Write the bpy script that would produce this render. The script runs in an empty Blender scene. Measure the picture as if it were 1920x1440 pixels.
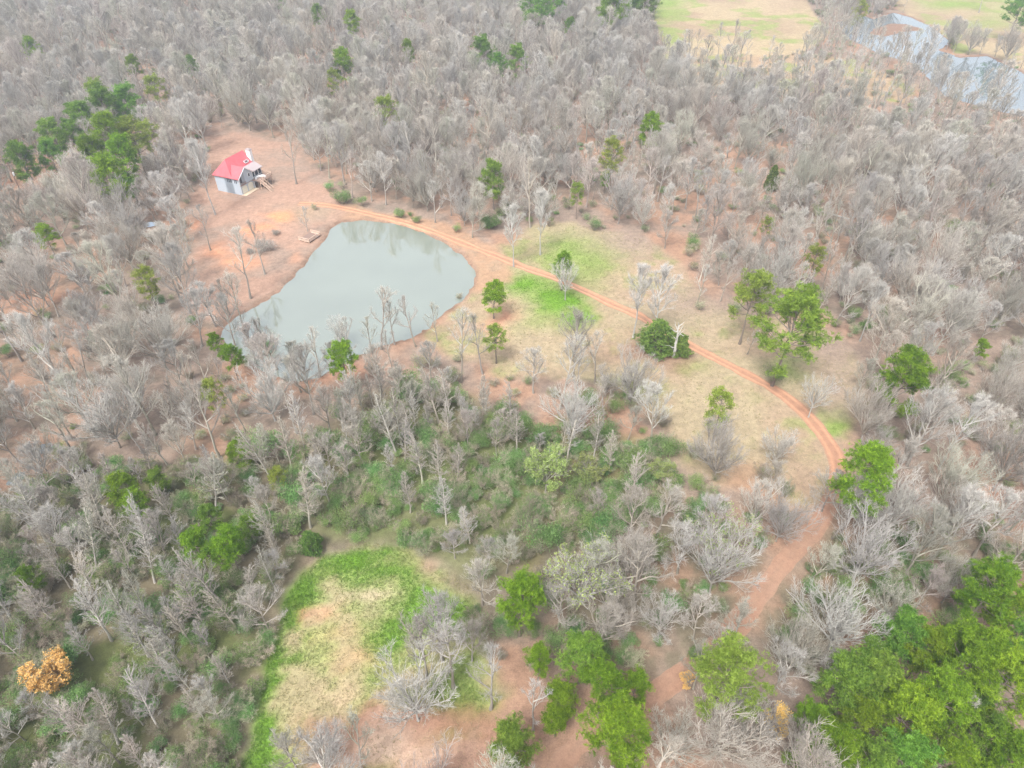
import bpy, math, random
import numpy as np

# ------------------------------------------------------------------ camera, sky, sun, exposure
SC = bpy.context.scene
COL = SC.collection
H_CAM, PITCH, FPX = 90.0, math.radians(40), 1280.0        # focal length in pixels of the 1920 px wide photograph
cam_d = bpy.data.cameras.new('camera')
cam_d.sensor_width = 36; cam_d.lens = 36 * FPX / 1920
cam_d.clip_start = 0.5; cam_d.clip_end = 6000
cam = bpy.data.objects.new('camera', cam_d); COL.objects.link(cam)
cam.location = (0, 0, H_CAM); cam.rotation_euler = (math.pi / 2 - PITCH, 0, 0)
SC.camera = cam

SUN_EL, SUN_AZ = math.radians(58), math.radians(-150)       # azimuth from +Y towards +X
w = bpy.data.worlds.new('World'); SC.world = w; w.use_nodes = True
nt = w.node_tree; nt.nodes.clear()
sky = nt.nodes.new('ShaderNodeTexSky'); sky.sky_type = 'NISHITA'; sky.sun_disc = False
sky.sun_elevation = SUN_EL; sky.sun_rotation = SUN_AZ; sky.dust_density = 4.0; sky.air_density = 1.0; sky.ozone_density = 1.0
hs = nt.nodes.new('ShaderNodeHueSaturation'); hs.inputs['Saturation'].default_value = 0.34     # overcast: an almost grey sky
bg = nt.nodes.new('ShaderNodeBackground'); bg.inputs['Strength'].default_value = 0.15
wo = nt.nodes.new('ShaderNodeOutputWorld')
nt.links.new(sky.outputs[0], hs.inputs['Color']); nt.links.new(hs.outputs[0], bg.inputs[0]); nt.links.new(bg.outputs[0], wo.inputs[0])
sd = bpy.data.lights.new('sun', 'SUN'); sd.energy = 1.5; sd.angle = math.radians(16); sd.color = (1.0, 0.975, 0.94)
so = bpy.data.objects.new('sun', sd); COL.objects.link(so)
so.rotation_euler = (math.pi / 2 - SUN_EL, 0, math.pi - SUN_AZ)
so.location = (0, 0, 200)
SC.view_settings.view_transform = 'Standard'; SC.view_settings.look = 'None'
SC.view_settings.exposure = 1.28; SC.view_settings.gamma = 1.0
cy = SC.cycles
cy.max_bounces = 5; cy.diffuse_bounces = 3; cy.glossy_bounces = 2; cy.transmission_bounces = 2; cy.volume_bounces = 0; cy.transparent_max_bounces = 4
cy.use_denoising = True; cy.denoising_prefilter = 'NONE'; cy.sample_clamp_indirect = 3

# ------------------------------------------------------------------ projection helpers (photo pixel <-> ground)
CT, ST = math.cos(PITCH), math.sin(PITCH)
def at(px, py, z=0.0):
    u = (px - 960) / FPX; v = (py - 720) / FPX
    t = (H_CAM - z) / (ST + v * CT)
    return np.array([u * t, (CT - v * ST) * t, z])
def proj(X, Y, Z=0.0):
    z = np.asarray(Z) - H_CAM
    dep = Y * CT - z * ST
    up = Y * ST + z * CT
    ok = dep > 1.0
    d = np.where(ok, dep, 1.0)
    return np.where(ok, 960 + FPX * X / d, -9e4), np.where(ok, 720 - FPX * up / d, 9e4), dep

# ------------------------------------------------------------------ noise
def vnoise(x, y, seed=0):
    xi = np.floor(x).astype(np.int64); yi = np.floor(y).astype(np.int64)
    fx = x - xi; fy = y - yi
    fx = fx * fx * (3 - 2 * fx); fy = fy * fy * (3 - 2 * fy)
    def h(a, b):
        n = (a * 374761393 + b * 668265263 + seed * 1442695041) & 0xffffffff
        n = ((n ^ (n >> 13)) * 1274126177) & 0xffffffff
        return ((n ^ (n >> 16)) & 0xffff) / 65535.0
    return (h(xi, yi) * (1 - fx) + h(xi + 1, yi) * fx) * (1 - fy) + (h(xi, yi + 1) * (1 - fx) + h(xi + 1, yi + 1) * fx) * fy
def fbm(x, y, seed=0, oct=4):
    s = 0; a = 0.5; t = 0
    for i in range(oct):
        s = s + a * vnoise(x * 2 ** i, y * 2 ** i, seed + i * 17); t += a; a *= 0.55
    return s / t

def in_poly(px, py, poly):
    ins = np.zeros(np.shape(px), bool)
    n = len(poly)
    for i in range(n):
        x0, y0 = poly[i]; x1, y1 = poly[(i + 1) % n]
        if y0 == y1: continue
        c = ((y0 > py) != (y1 > py)) & (px < (x1 - x0) * (py - y0) / (y1 - y0) + x0)
        ins ^= c
    return ins
def seg_dist(X, Y, pts):
    d = np.full(np.shape(X), 1e9)
    for (x0, y0), (x1, y1) in zip(pts[:-1], pts[1:]):
        dx, dy = x1 - x0, y1 - y0
        t = np.clip(((X - x0) * dx + (Y - y0) * dy) / (dx * dx + dy * dy + 1e-9), 0, 1)
        d = np.minimum(d, np.hypot(X - x0 - t * dx, Y - y0 - t * dy))
    return d

# ------------------------------------------------------------------ the layout, read off the photograph
POND = [(638,413),(690,411),(740,418),(790,433),(835,455),(868,479),(888,503),(890,530),(872,552),(845,575),(815,598),(788,622),
        (760,636),(715,645),(680,662),(640,680),(605,702),(560,712),(500,700),(455,668),(425,640),(415,620),(425,602),(440,592),(470,578),
        (500,558),(530,538),(555,508),(577,487),(592,468),(612,443),(622,424)]
RIVER = [(1570,40),(1612,26),(1640,34),(1676,22),(1706,30),(1742,46),(1782,76),(1762,92),(1800,106),(1850,103),(1900,126),(1990,170),
         (1990,230),(1900,212),(1830,196),(1770,176),(1716,118),(1650,100),(1592,70)]
ISLE = [(1640,52),(1670,43),(1700,44),(1736,54),(1700,58),(1660,66),(1630,62)]
POOLS = [[(60,835),(90,828),(104,838),(92,846),(64,850)], [(0,905),(20,885),(45,880),(52,892),(30,905),(0,915)]]
TRACK = [(560,382),(590,383),(640,390),(700,403),(760,417),(820,437),(880,461),(940,484),(990,504),(1040,521),(1090,543),(1150,571),(1200,593),
         (1250,624),(1300,650),(1360,681),(1420,713),(1470,743),(1510,776),(1540,811),(1562,846),(1571,880),(1562,930),(1543,970),
         (1512,1010),(1474,1050),(1442,1092),(1412,1132),(1384,1168),(1345,1212),(1290,1254),(1240,1292),(1175,1335),(1100,1382),(1060,1425),(1030,1480)]
CLEAR = [(895,480),(1000,425),(1060,412),(1130,432),(1215,445),(1270,490),(1330,570),(1400,590),(1500,600),(1570,625),(1620,690),(1625,750),(1596,800),
         (1590,860),(1580,930),(1490,960),(1400,930),(1300,880),(1240,815),(1190,742),(1090,705),(940,705),(850,665),(800,630),(880,560),(893,520)]
FIELD = [(440,1460),(470,1400),(488,1330),(497,1260),(512,1190),(532,1130),(562,1080),(602,1045),(650,1022),(705,1016),(765,1030),(815,1062),(872,1092),
         (890,1125),(880,1180),(905,1260),(950,1310),(1000,1330),(1010,1400),(990,1470),(700,1500)]
YARD = [(385,235),(470,250),(560,268),(605,330),(650,385),(640,415),(600,455),(545,520),(450,590),(375,605),(345,545),(365,455),(335,410),(372,350),(395,300)]
FARFIELD = [(1215,-20),(1500,-20),(1530,30),(1556,62),(1530,85),(1500,100),(1440,108),(1330,106),(1300,120),(1250,95),(1230,50)]
FARBANK = [(1650,-30),(1960,-30),(1990,160),(1900,122),(1850,100),(1790,100),(1775,70),(1735,45),(1690,20)]
SLENDER = [(-200,960),(120,890),(330,870),(540,850),(700,740),(830,730),(980,800),(1010,900),(960,1000),(850,1045),(740,1015),(640,1010),(560,1060),(515,1150),(480,1300),(440,1460),(380,1640),(-300,1640)]
THICK = [(540,900),(700,900),(1000,800),(1250,830),(1270,930),(1180,1000),(1000,1080),(900,1090),(830,1055),(740,1010),(600,1000)]
LOWMIX = [(880,1070),(1000,1050),(1270,930),(1420,950),(1440,1080),(1340,1200),(1210,1280),(1020,1235),(900,1190)]
LOWRIGHT = [(1450,1090),(1560,960),(1960,1000),(1990,1100),(1800,1100),(1640,1180),(1520,1260),(1400,1260),(1360,1200)]
RIVERWOOD = [(1500,60),(1560,20),(1640,90),(1700,120),(1770,180),(1900,215),(1990,240),(1990,330),(1760,280),(1600,230),(1480,200),(1300,190),(1230,120),(1300,110),(1440,110)]
RIGHTWOOD = [(1560,560),(1990,400),(2100,1000),(1960,1060),(1700,1000),(1600,920),(1580,800)]
OPENWOOD = [(-50,420),(350,400),(360,540),(440,600),(330,700),(-50,640)]

SHRUB_GREEN = (0.05, 0.10, 0.03)
# ------------------------------------------------------------------ terrain height
pond_w = [tuple(at(x, y)[:2]) for x, y in POND]
river_w = [tuple(at(x, y)[:2]) for x, y in RIVER]
isle_w = [tuple(at(x, y)[:2]) for x, y in ISLE]
pools_w = [[tuple(at(x, y)[:2]) for x, y in p] for p in POOLS]
track_w = [tuple(at(x, y)[:2]) for x, y in TRACK]
def smooth(t): t = np.clip(t, 0, 1); return t * t * (3 - 2 * t)
WATER_Z = -0.45
def basin(X, Y, poly):
    d = seg_dist(X, Y, poly + poly[:1])
    return np.where(in_poly(X, Y, poly), d, -d)
def height(X, Y):
    X = np.asarray(X, float); Y = np.asarray(Y, float)
    z = (fbm(X / 38, Y / 38, 3, 3) - 0.5) * 0.9 + (fbm(X / 7, Y / 7, 9, 2) - 0.5) * 0.16
    wb = np.full(X.shape, -1e9)
    for p in [pond_w, river_w] + pools_w: wb = np.maximum(wb, basin(X, Y, p))
    wb = np.minimum(wb, -basin(X, Y, isle_w))
    wob = (fbm(X / 3.1, Y / 3.1, 21, 3) - 0.5) * 2.4
    s = smooth((wb + wob + 1.6) / 3.2)                        # 0 dry land .. 1 lake bed
    z = np.where(wb > -8, z * smooth((-wb - 1) / 7) , z)
    return z * (1 - s) + (-0.95) * s + 0.0
def gz(x, y): return float(height(np.array([x]), np.array([y]))[0])

# ------------------------------------------------------------------ material helpers
def new_mat(name):
    m = bpy.data.materials.new(name); m.use_nodes = True
    n = m.node_tree.nodes; return m, n, m.node_tree.links, n['Principled BSDF']
def plain(name, col, rough=0.8, var=0.25, scale=6.0, bump=0.0):
    m, n, l, b = new_mat(name)
    tc = n.new('ShaderNodeTexCoord'); no = n.new('ShaderNodeTexNoise'); no.inputs['Scale'].default_value = scale; no.inputs['Detail'].default_value = 6
    mr = n.new('ShaderNodeMapRange'); mr.inputs[3].default_value = 1 - var; mr.inputs[4].default_value = 1 + var
    mx = n.new('ShaderNodeVectorMath'); mx.operation = 'SCALE'; mx.inputs[0].default_value = col
    l.new(tc.outputs['Object'], no.inputs['Vector']); l.new(no.outputs['Fac'], mr.inputs[0]); l.new(mr.outputs[0], mx.inputs['Scale'])
    l.new(mx.outputs[0], b.inputs['Base Color']); b.inputs['Roughness'].default_value = rough
    if bump:
        bp = n.new('ShaderNodeBump'); bp.inputs['Strength'].default_value = bump; bp.inputs['Distance'].default_value = 0.05
        l.new(no.outputs['Fac'], bp.inputs['Height']); l.new(bp.outputs[0], b.inputs['Normal'])
    return m
def plant_mat(name, c0, c1, ovar=0.25, hue=0.02, rough=0.75, trans=0.0, tints=False):
    """colour between c0 and c1 by the vertex tone; each plant shifted in brightness and hue by its own random number"""
    m, n, l, b = new_mat(name)
    a = n.new('ShaderNodeAttribute'); a.attribute_name = 'tone'
    mx = n.new('ShaderNodeMix'); mx.data_type = 'RGBA'; mx.inputs[6].default_value = (*c0, 1); mx.inputs[7].default_value = (*c1, 1)
    l.new(a.outputs['Fac'], mx.inputs[0])
    oi = n.new('ShaderNodeObjectInfo')
    mr = n.new('ShaderNodeMapRange'); mr.inputs[3].default_value = 1 - ovar; mr.inputs[4].default_value = 1 + ovar
    l.new(oi.outputs['Random'], mr.inputs[0])
    mu = n.new('ShaderNodeMath'); mu.operation = 'MULTIPLY'; mu.inputs[1].default_value = 7.31
    fr = n.new('ShaderNodeMath'); fr.operation = 'FRACT'; l.new(oi.outputs['Random'], mu.inputs[0]); l.new(mu.outputs[0], fr.inputs[0])
    mh = n.new('ShaderNodeMapRange'); mh.inputs[3].default_value = 0.5 - hue; mh.inputs[4].default_value = 0.5 + hue; l.new(fr.outputs[0], mh.inputs[0])
    hv = n.new('ShaderNodeHueSaturation'); l.new(mx.outputs[2], hv.inputs['Color']); l.new(mr.outputs[0], hv.inputs['Value']); l.new(mh.outputs[0], hv.inputs['Hue'])
    if tints:                                                  # trees differ: grey, tan, brown, olive, mauve barks
        m3 = n.new('ShaderNodeMath'); m3.operation = 'MULTIPLY'; m3.inputs[1].default_value = 13.77; f3 = n.new('ShaderNodeMath'); f3.operation = 'FRACT'
        l.new(oi.outputs['Random'], m3.inputs[0]); l.new(m3.outputs[0], f3.inputs[0])
        cr = n.new('ShaderNodeValToRGB'); cr.color_ramp.elements[0].color = (1, 1, 1, 1); cr.color_ramp.elements[1].color = (.98, .90, .88, 1)
        for p_, c_ in ((.25, (.97, .98, .96)), (.45, (1.0, .95, .86)), (.62, (.84, .81, .78)), (.8, (.93, .97, .85))):
            e_ = cr.color_ramp.elements.new(p_); e_.color = (*c_, 1)
        l.new(f3.outputs[0], cr.inputs[0]); mm = n.new('ShaderNodeVectorMath'); mm.operation = 'MULTIPLY'
        l.new(hv.outputs[0], mm.inputs[0]); l.new(cr.outputs[0], mm.inputs[1]); hv = mm
    l.new(hv.outputs[0], b.inputs['Base Color']); b.inputs['Roughness'].default_value = rough
    b.inputs['Specular IOR Level'].default_value = 0.2
    if trans:
        out = n['Material Output']; tr = n.new('ShaderNodeBsdfTranslucent'); ms = n.new('ShaderNodeMixShader'); ms.inputs[0].default_value = trans
        l.new(hv.outputs[0], tr.inputs['Color']); l.new(b.outputs[0], ms.inputs[1]); l.new(tr.outputs[0], ms.inputs[2]); l.new(ms.outputs[0], out.inputs[0])
    return m

M = {}
M['bark'] = plant_mat('bark', (0.19, 0.165, 0.145), (0.50, 0.465, 0.42), 0.15, 0.01, tints=True)
M['twig'] = plant_mat('twig', (0.30, 0.28, 0.26), (0.54, 0.515, 0.48), 0.2, 0.01, tints=True)
M['pale_bark'] = plant_mat('pale_bark', (0.28, 0.265, 0.245), (0.54, 0.52, 0.485), 0.1, 0.01)
M['pale_twig'] = plant_mat('pale_twig', (0.36, 0.34, 0.31), (0.58, 0.555, 0.51), 0.12, 0.015)
M['thicket'] = plant_mat('thicket_twig', (0.24, 0.21, 0.15), (0.44, 0.40, 0.29), 0.25, 0.035)
M['bud'] = plant_mat('budding_leaf', (0.20, 0.27, 0.07), (0.38, 0.45, 0.15), 0.2, 0.02, 0.7, 0.3)
M['orange'] = plant_mat('dry_orange_leaf', (0.62, 0.38, 0.09), (0.82, 0.58, 0.22), 0.1, 0.01, 0.8, 0.25)
M['pine_bark'] = plant_mat('pine_bark', (0.13, 0.105, 0.085), (0.30, 0.25, 0.21), 0.2, 0.01)
M['needle'] = plant_mat('bright_needle', (0.09, 0.18, 0.01), (0.30, 0.45, 0.03), 0.2, 0.012, 0.6, 0.3)
M['needle_dark'] = plant_mat('dark_needle', (0.075, 0.16, 0.018), (0.25, 0.40, 0.055), 0.2, 0.02, 0.6, 0.25)
M['needle_olive'] = plant_mat('olive_needle', (0.16, 0.22, 0.025), (0.38, 0.46, 0.08), 0.15, 0.015, 0.6, 0.3)
M['cedar'] = plant_mat('cedar_spray', (0.06, 0.12, 0.025), (0.21, 0.31, 0.06), 0.2, 0.015, 0.7, 0.15)
M['leaf'] = plant_mat('evergreen_leaf', (0.075, 0.165, 0.04), (0.26, 0.39, 0.13), 0.25, 0.03, 0.55, 0.25)

# ------------------------------------------------------------------ mesh builder: triangles with a per-vertex tone
class MB:
    def __init__(s): s.v = []; s.t = []; s.tone = []; s.m = []; s.n = 0
    def add(s, v, t, tone, mat=0):
        v = np.asarray(v, np.float32).reshape(-1, 3); t = np.asarray(t, np.int64).reshape(-1, 3)
        s.v.append(v); s.t.append(t + s.n); s.n += len(v)
        s.tone.append(np.broadcast_to(np.asarray(tone, np.float32), (len(v),))); s.m.append(np.full(len(t), mat, np.int32))
    def tubes(s, P, r, k=3, tone=0.5, mat=0):
        """P (m,n,3) polylines, r (m,n) radii"""
        P = np.asarray(P, float); m, n, _ = P.shape; r = np.broadcast_to(r, (m, n))
        ax = P[:, -1] - P[:, 0]; ax /= np.linalg.norm(ax, axis=1, keepdims=True) + 1e-9
        ref = np.where(np.abs(ax[:, 2:3]) > 0.8, np.array([[1., 0, 0]]), np.array([[0, 0, 1.]]))
        a = np.cross(ax, ref); a /= np.linalg.norm(a, axis=1, keepdims=True) + 1e-9; b = np.cross(ax, a)
        th = np.arange(k) * 2 * math.pi / k
        ring = a[:, None, :] * np.cos(th)[None, :, None] + b[:, None, :] * np.sin(th)[None, :, None]     # m,k,3
        V = P[:, :, None, :] + ring[:, None] * r[:, :, None, None]                                   # m,n,k,3
        idx = np.arange(m * n * k).reshape(m, n, k); nx = np.roll(idx, -1, axis=2)
        A, B, C, D = idx[:, :-1], nx[:, :-1], nx[:, 1:], idx[:, 1:]
        T = np.concatenate([np.stack([A, B, C], -1).reshape(-1, 3), np.stack([A, C, D], -1).reshape(-1, 3)])
        tn = np.asarray(tone, float)
        tn = np.broadcast_to(tn.reshape(-1, 1, 1) if tn.ndim == 1 else (tn[:, :, None] if tn.ndim == 2 else tn), (m, n, k)).reshape(-1)
        s.add(V.reshape(-1, 3), T, tn, mat)
    def twigs(s, S, Mi, E, r, tone, mat=0):
        P = np.stack([S, Mi], 1); m = len(P)
        ax = E - S; ax /= np.linalg.norm(ax, axis=1, keepdims=True) + 1e-9
        ref = np.where(np.abs(ax[:, 2:3]) > 0.8, np.array([[1., 0, 0]]), np.array([[0, 0, 1.]]))
        a = np.cross(ax, ref); a /= np.linalg.norm(a, axis=1, keepdims=True) + 1e-9; b = np.cross(ax, a)
        th = np.arange(3) * 2 * math.pi / 3
        ring = a[:, None, :] * np.cos(th)[None, :, None] + b[:, None, :] * np.sin(th)[None, :, None]
        V = np.empty((m, 7, 3)); rr = np.asarray(r).reshape(-1, 1, 1)
        V[:, 0:3] = S[:, None] + ring * rr; V[:, 3:6] = Mi[:, None] + ring * rr * 0.75; V[:, 6] = E
        f = []
        for i in range(3):
            j = (i + 1) % 3
            f += [(i, j, 3 + j), (i, 3 + j, 3 + i), (3 + i, 3 + j, 6)]
        T = (np.array(f)[None] + (np.arange(m) * 7)[:, None, None]).reshape(-1, 3)
        s.add(V.reshape(-1, 3), T, np.repeat(np.broadcast_to(tone, (m,)), 7), mat)
    def leaves(s, C, D, N, L, W, tone, mat=0):
        """rhombic leaves bent along their middle: C base, D direction, N normal-ish"""
        m = len(C); D = D / (np.linalg.norm(D, axis=1, keepdims=True) + 1e-9)
        sd = np.cross(D, N); sd /= np.linalg.norm(sd, axis=1, keepdims=True) + 1e-9; up = np.cross(sd, D)
        L = np.broadcast_to(L, (m,))[:, None]; W = np.broadcast_to(W, (m,))[:, None]
        V = np.stack([C, C + D * L * .5 + sd * W * .5 + up * W * .15, C + D * L, C + D * L * .5 - sd * W * .5 + up * W * .15], 1)
        T = (np.array([(0, 1, 2), (0, 2, 3)])[None] + (np.arange(m) * 4)[:, None, None]).reshape(-1, 3)
        s.add(V.reshape(-1, 3), T, np.repeat(np.broadcast_to(tone, (m,)), 4), mat)
    def box(s, c, size, rot=0, tone=0.5, mat=0):
        sx, sy, sz = [q / 2 for q in size]
        v = np.array([(x, y, z) for z in (-sz, sz) for x, y in ((-sx, -sy), (sx, -sy), (sx, sy), (-sx, sy))], float)
        ca, sa = math.cos(rot), math.sin(rot)
        v = np.stack([v[:, 0] * ca - v[:, 1] * sa, v[:, 0] * sa + v[:, 1] * ca, v[:, 2]], 1) + np.array(c)
        q = [(0, 3, 2, 1), (4, 5, 6, 7), (0, 1, 5, 4), (1, 2, 6, 5), (2, 3, 7, 6), (3, 0, 4, 7)]
        s.add(v, [t for a, b, c2, d in q for t in ((a, b, c2), (a, c2, d))], tone, mat)
    def poly(s, pts, tone=0.5, mat=0):
        s.add(pts, [(0, i, i + 1) for i in range(1, len(pts) - 1)], tone, mat)
    def prism(s, pts, ext, tone=0.5, mat=0):
        """a flat polygon pushed along ext into a solid"""
        p = np.asarray(pts, float); e = np.asarray(ext, float); n = len(p)
        t = [(0, i, i + 1) for i in range(1, n - 1)] + [(n, n + i + 1, n + i) for i in range(1, n - 1)]
        for i in range(n):
            j = (i + 1) % n; t += [(i, n + i, n + j), (i, n + j, j)]
        s.add(np.concatenate([p, p + e]), t, tone, mat)
    def bar(s, a, b, wd, tone=0.5, mat=0):
        a = np.asarray(a, float); b = np.asarray(b, float)
        s.tubes(np.stack([a, b])[None], wd / 2 * 1.41, 4, tone, mat)
    def mesh(s, name, mats, smooth=True):
        me = bpy.data.meshes.new(name)
        v = np.concatenate(s.v); t = np.concatenate(s.t); mi = np.concatenate(s.m); tone = np.concatenate(s.tone)
        me.vertices.add(len(v)); me.vertices.foreach_set('co', v.astype(np.float32).ravel())
        me.loops.add(len(t) * 3); me.loops.foreach_set('vertex_index', t.astype(np.int32).ravel())
        me.polygons.add(len(t)); me.polygons.foreach_set('loop_start', np.arange(0, len(t) * 3, 3, dtype=np.int32))
        me.polygons.foreach_set('material_index', mi)
        me.polygons.foreach_set('use_smooth', np.full(len(t), smooth))
        at_ = me.attributes.new('tone', 'FLOAT', 'POINT'); at_.data.foreach_set('value', tone.astype(np.float32))
        for m in mats: me.materials.append(m)
        me.update(calc_edges=True)
        return me
def link(name, me, parent=None, loc=None, rz=0, scale=None):
    o = bpy.data.objects.new(name, me); COL.objects.link(o)
    if parent is not None: o.parent = parent
    if loc is not None: o.location = loc
    if rz: o.rotation_euler = (0, 0, rz)
    if scale is not None: o.scale = scale
    return o
def tag(o, label=None, cat=None, group=None, kind=None):
    if label: o['label'] = label
    if cat: o['category'] = cat
    if group: o['group'] = group
    if kind: o['kind'] = kind
    return o

# ------------------------------------------------------------------ ground: one sheet, painted with what covers it
STEP = 0.75
def axis(lo, hi, far_lo, far_hi):
    a = np.arange(lo, hi + STEP, STEP); out = [a]
    d, x, hi_l = STEP, a[-1], []
    while x < far_hi: d *= 1.25; x += d; hi_l.append(x)
    d, x, lo_l = STEP, a[0], []
    while x > far_lo: d *= 1.25; x -= d; lo_l.append(x)
    return np.concatenate([np.array(lo_l[::-1]), a, np.array(hi_l)])
gx = axis(-360, 360, -2600, 2600); gy = axis(15, 510, -1500, 3500)
GX, GY = np.meshgrid(gx, gy)
GZ = height(GX, GY)
wx = GX + (fbm(GX / 6, GY / 6, 31, 4) - 0.5) * 7; wy = GY + (fbm(GX / 6, GY / 6, 57, 4) - 0.5) * 7
px, py, _ = proj(wx, wy); px0, py0, _ = proj(GX, GY)
n1 = fbm(GX / 14, GY / 14, 71, 4); n2 = fbm(GX / 3.2, GY / 3.2, 81, 4); n3 = fbm(GX / 40, GY / 40, 91, 3); n4 = fbm(GX / 1.6, GY / 1.6, 95, 2)
C = lambda *c: np.array(c)
LITTER, LITTER2, DUFF = C(.245, .185, .145), C(.315, .185, .12), C(.15, .125, .095)
TAN, TAN2, GREEN, LIME, CLAY, CLAY2, MUD = C(.31, .25, .16), C(.30, .22, .15), C(.19, .25, .065), C(.115, .225, .022), C(.42, .215, .135), C(.58, .25, .125), C(.21, .13, .09)
def mixc(col, c, w): return col * (1 - w[..., None]) + np.asarray(c) * w[..., None]
def st(a, b, x): return smooth((x - a) / (b - a))
def soft(poly, X=None, Y=None): return in_poly(px if X is None else X, py if Y is None else Y, poly).astype(float)
def blur(m, k=1):
    for _ in range(k):
        p = np.pad(m, 1, mode='edge'); m = (p[:-2, 1:-1] + p[2:, 1:-1] + p[1:-1, :-2] + p[1:-1, 2:] + 2 * p[1:-1, 1:-1]) / 6
    return m
def blob(x, y, rx, ry=None): ry = ry or rx; return np.exp(-(((px - x) / rx) ** 2 + ((py - y) / ry) ** 2))
col = np.zeros(GX.shape + (3,)) + LITTER
col = mixc(col, LITTER2, st(.45, .7, n1) * .8)
col = mixc(col, DUFF, st(.5, .68, n3 * .5 + n2 * .5) * .65)
slm = blur(soft(SLENDER) * 1.0, 8)
col = mixc(col, C(.13, .115, .065), slm * .75)
col = mixc(col, C(.09, .115, .035), slm * st(.45, .62, n1) * .8)
thm = blur(soft(THICK), 6); col = mixc(col, C(.13, .15, .06), thm * .7)
lwm = blur(np.maximum(soft(LOWMIX), soft(LOWRIGHT)), 6); col = mixc(col, C(.165, .14, .095), lwm * (.35 + .6 * st(.4, .6, n2)))
# clearing by the track
cm = blur(soft(CLEAR), 3)
cl = np.zeros_like(col) + TAN
cl = mixc(cl, TAN2, st(.42, .62, n1)); cl = mixc(cl, GREEN, st(.52, .72, n2 * .6 + n1 * .4) * .55)
for x, y, rx, ry, c, s in [(975,530,50,22,LIME,1.),(1040,560,48,28,LIME,1.2),(1085,590,38,20,LIME,1.0),(1060,475,60,35,GREEN,1.0),(1110,500,50,40,GREEN,.9),
                           (1020,600,45,20,GREEN,.7),(935,600,26,26,CLAY,1.),(1190,450,80,30,LITTER,1.1),(1310,570,90,30,LITTER,.8),(1215,660,70,30,MUD,1.),(1290,680,50,20,MUD,.5),
                           (1570,640,50,70,LITTER,1.),(1590,750,40,60,LITTER,.8),(1190,735,50,15,GREEN,.8),(1130,720,60,15,GREEN,.6),(1310,690,30,12,GREEN,.5),(1575,800,40,20,GREEN,1.),
                           (1480,690,40,25,GREEN,.6),(1400,650,60,20,TAN2,.8),(1430,940,60,35,CLAY,.8),(1380,900,60,30,LITTER2,.7),(1480,880,60,50,TAN2,.6),(1010,650,90,30,TAN,.8),(1350,760,90,40,TAN,.8)]:
    cl = mixc(cl, c, np.clip(blob(x, y, rx, ry) * s * (0.55 + .9 * n2), 0, 1))
col = mixc(col, cl, cm)
# strip between pond and track, and the far lip of the dam
dt = seg_dist(wx, wy, track_w)
dam = in_poly(px, py, [(600,380),(760,400),(900,450),(960,490),(945,530),(890,545),(895,500),(840,455),(740,418),(640,410),(600,430)])
col = mixc(col, C(.33, .205, .13), blur(dam.astype(float), 2) * .9)
col = mixc(col, TAN2, blur(dam.astype(float), 2) * st(.5, .65, n2) * .6)
# yard round the house
ym = blur(soft(YARD), 5); yd = np.zeros_like(col) + C(.32, .205, .15); yd = mixc(yd, LITTER, st(.4, .6, n1) * .8)
for x, y, rx, ry, s in [(525,405,24,7,1.3),(470,432,20,8,.9),(500,425,18,6,.7),(440,495,40,18,.6),(350,420,18,10,.6),(410,470,25,14,.5),(560,480,12,10,.3)]:
    yd = mixc(yd, CLAY2, np.clip(blob(x, y, rx, ry) * s * (.4 + 1.1 * n2), 0, 1))
yd = mixc(yd, TAN2, np.clip(blob(575, 400, 50, 14) * .8, 0, 1))
col = mixc(col, yd, ym)
for x, y, rx, ry, s in [(0,352,18,14,1.5),(60,560,40,14,.7),(160,620,40,12,.9),(30,545,30,12,.8),(890,300,14,16,.8),(960,330,12,10,.6),(1370,420,30,16,.7),(1470,470,60,25,.5),(1850,900,80,60,.5),(100,60,20,14,.6),(80,150,30,20,.4),
                           (1290,330,30,16,.4),(610,700,50,25,.6),(700,690,50,20,.5),(120,310,20,10,.3),(1720,640,60,50,.4)]:
    col = mixc(col, CLAY, np.clip(blob(x, y, rx, ry) * s * (.4 + 1.1 * n2), 0, 1))
# lower field
fm = blur(soft(FIELD), 2); fd = np.zeros_like(col) + C(.295, .255, .14)
fd = mixc(fd, TAN2, st(.45, .65, n1) * .7); fd = mixc(fd, C(.235, .285, .095), st(.40, .58, n2 * .6 + n1 * .4) * .75); fd = mixc(fd, C(.17, .25, .05), st(.52, .66, n2 * .5 + fbm(GX / 8, GY / 8, 77, 3) * .5) * .6)
fieldb = [tuple(at(x, y)[:2]) for x, y in [(430,1470),(470,1400),(488,1330),(497,1260),(512,1190),(532,1130),(562,1080),(602,1045),(650,1022),(705,1016)]]
fe = seg_dist(GX, GY, fieldb); fd = mixc(fd, LIME, smooth((4.6 - fe + (n2 - .5) * 8 + (n1 - .5) * 5) / 2.6) * .95)
for x, y, rx, ry, c, s in [(740,1062,70,32,LIME,.9),(660,1050,40,20,LIME,.6),(800,1130,52,36,LIME,1.6),(760,1165,50,18,LIME,1.2),(735,1200,45,20,LIME,1.0),(830,1160,55,30,LIME,1.2),(700,1220,40,30,LIME,.5),(520,1400,30,40,LIME,.7),(600,1075,45,20,GREEN,1.),
                           (600,1150,36,14,CLAY,.8),(665,1235,50,20,CLAY,.5),(640,1190,50,16,CLAY,.3),(700,1120,60,20,C(.38, .32, .20),.9),(640,1290,60,18,C(.40, .28, .19),.7)]:
    fd = mixc(fd, c, np.clip(blob(x, y, rx, ry) * s * (.3 + 1.2 * n2), 0, 1))
low = smooth((py - 1300 - (px - 650) * -.08) / 40) * smooth((px - 545) / 60)
lo = np.zeros_like(col) + C(.31, .19, .135); lo = mixc(lo, C(.26, .14, .09), st(.4, .6, n2) * .7)
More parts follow.
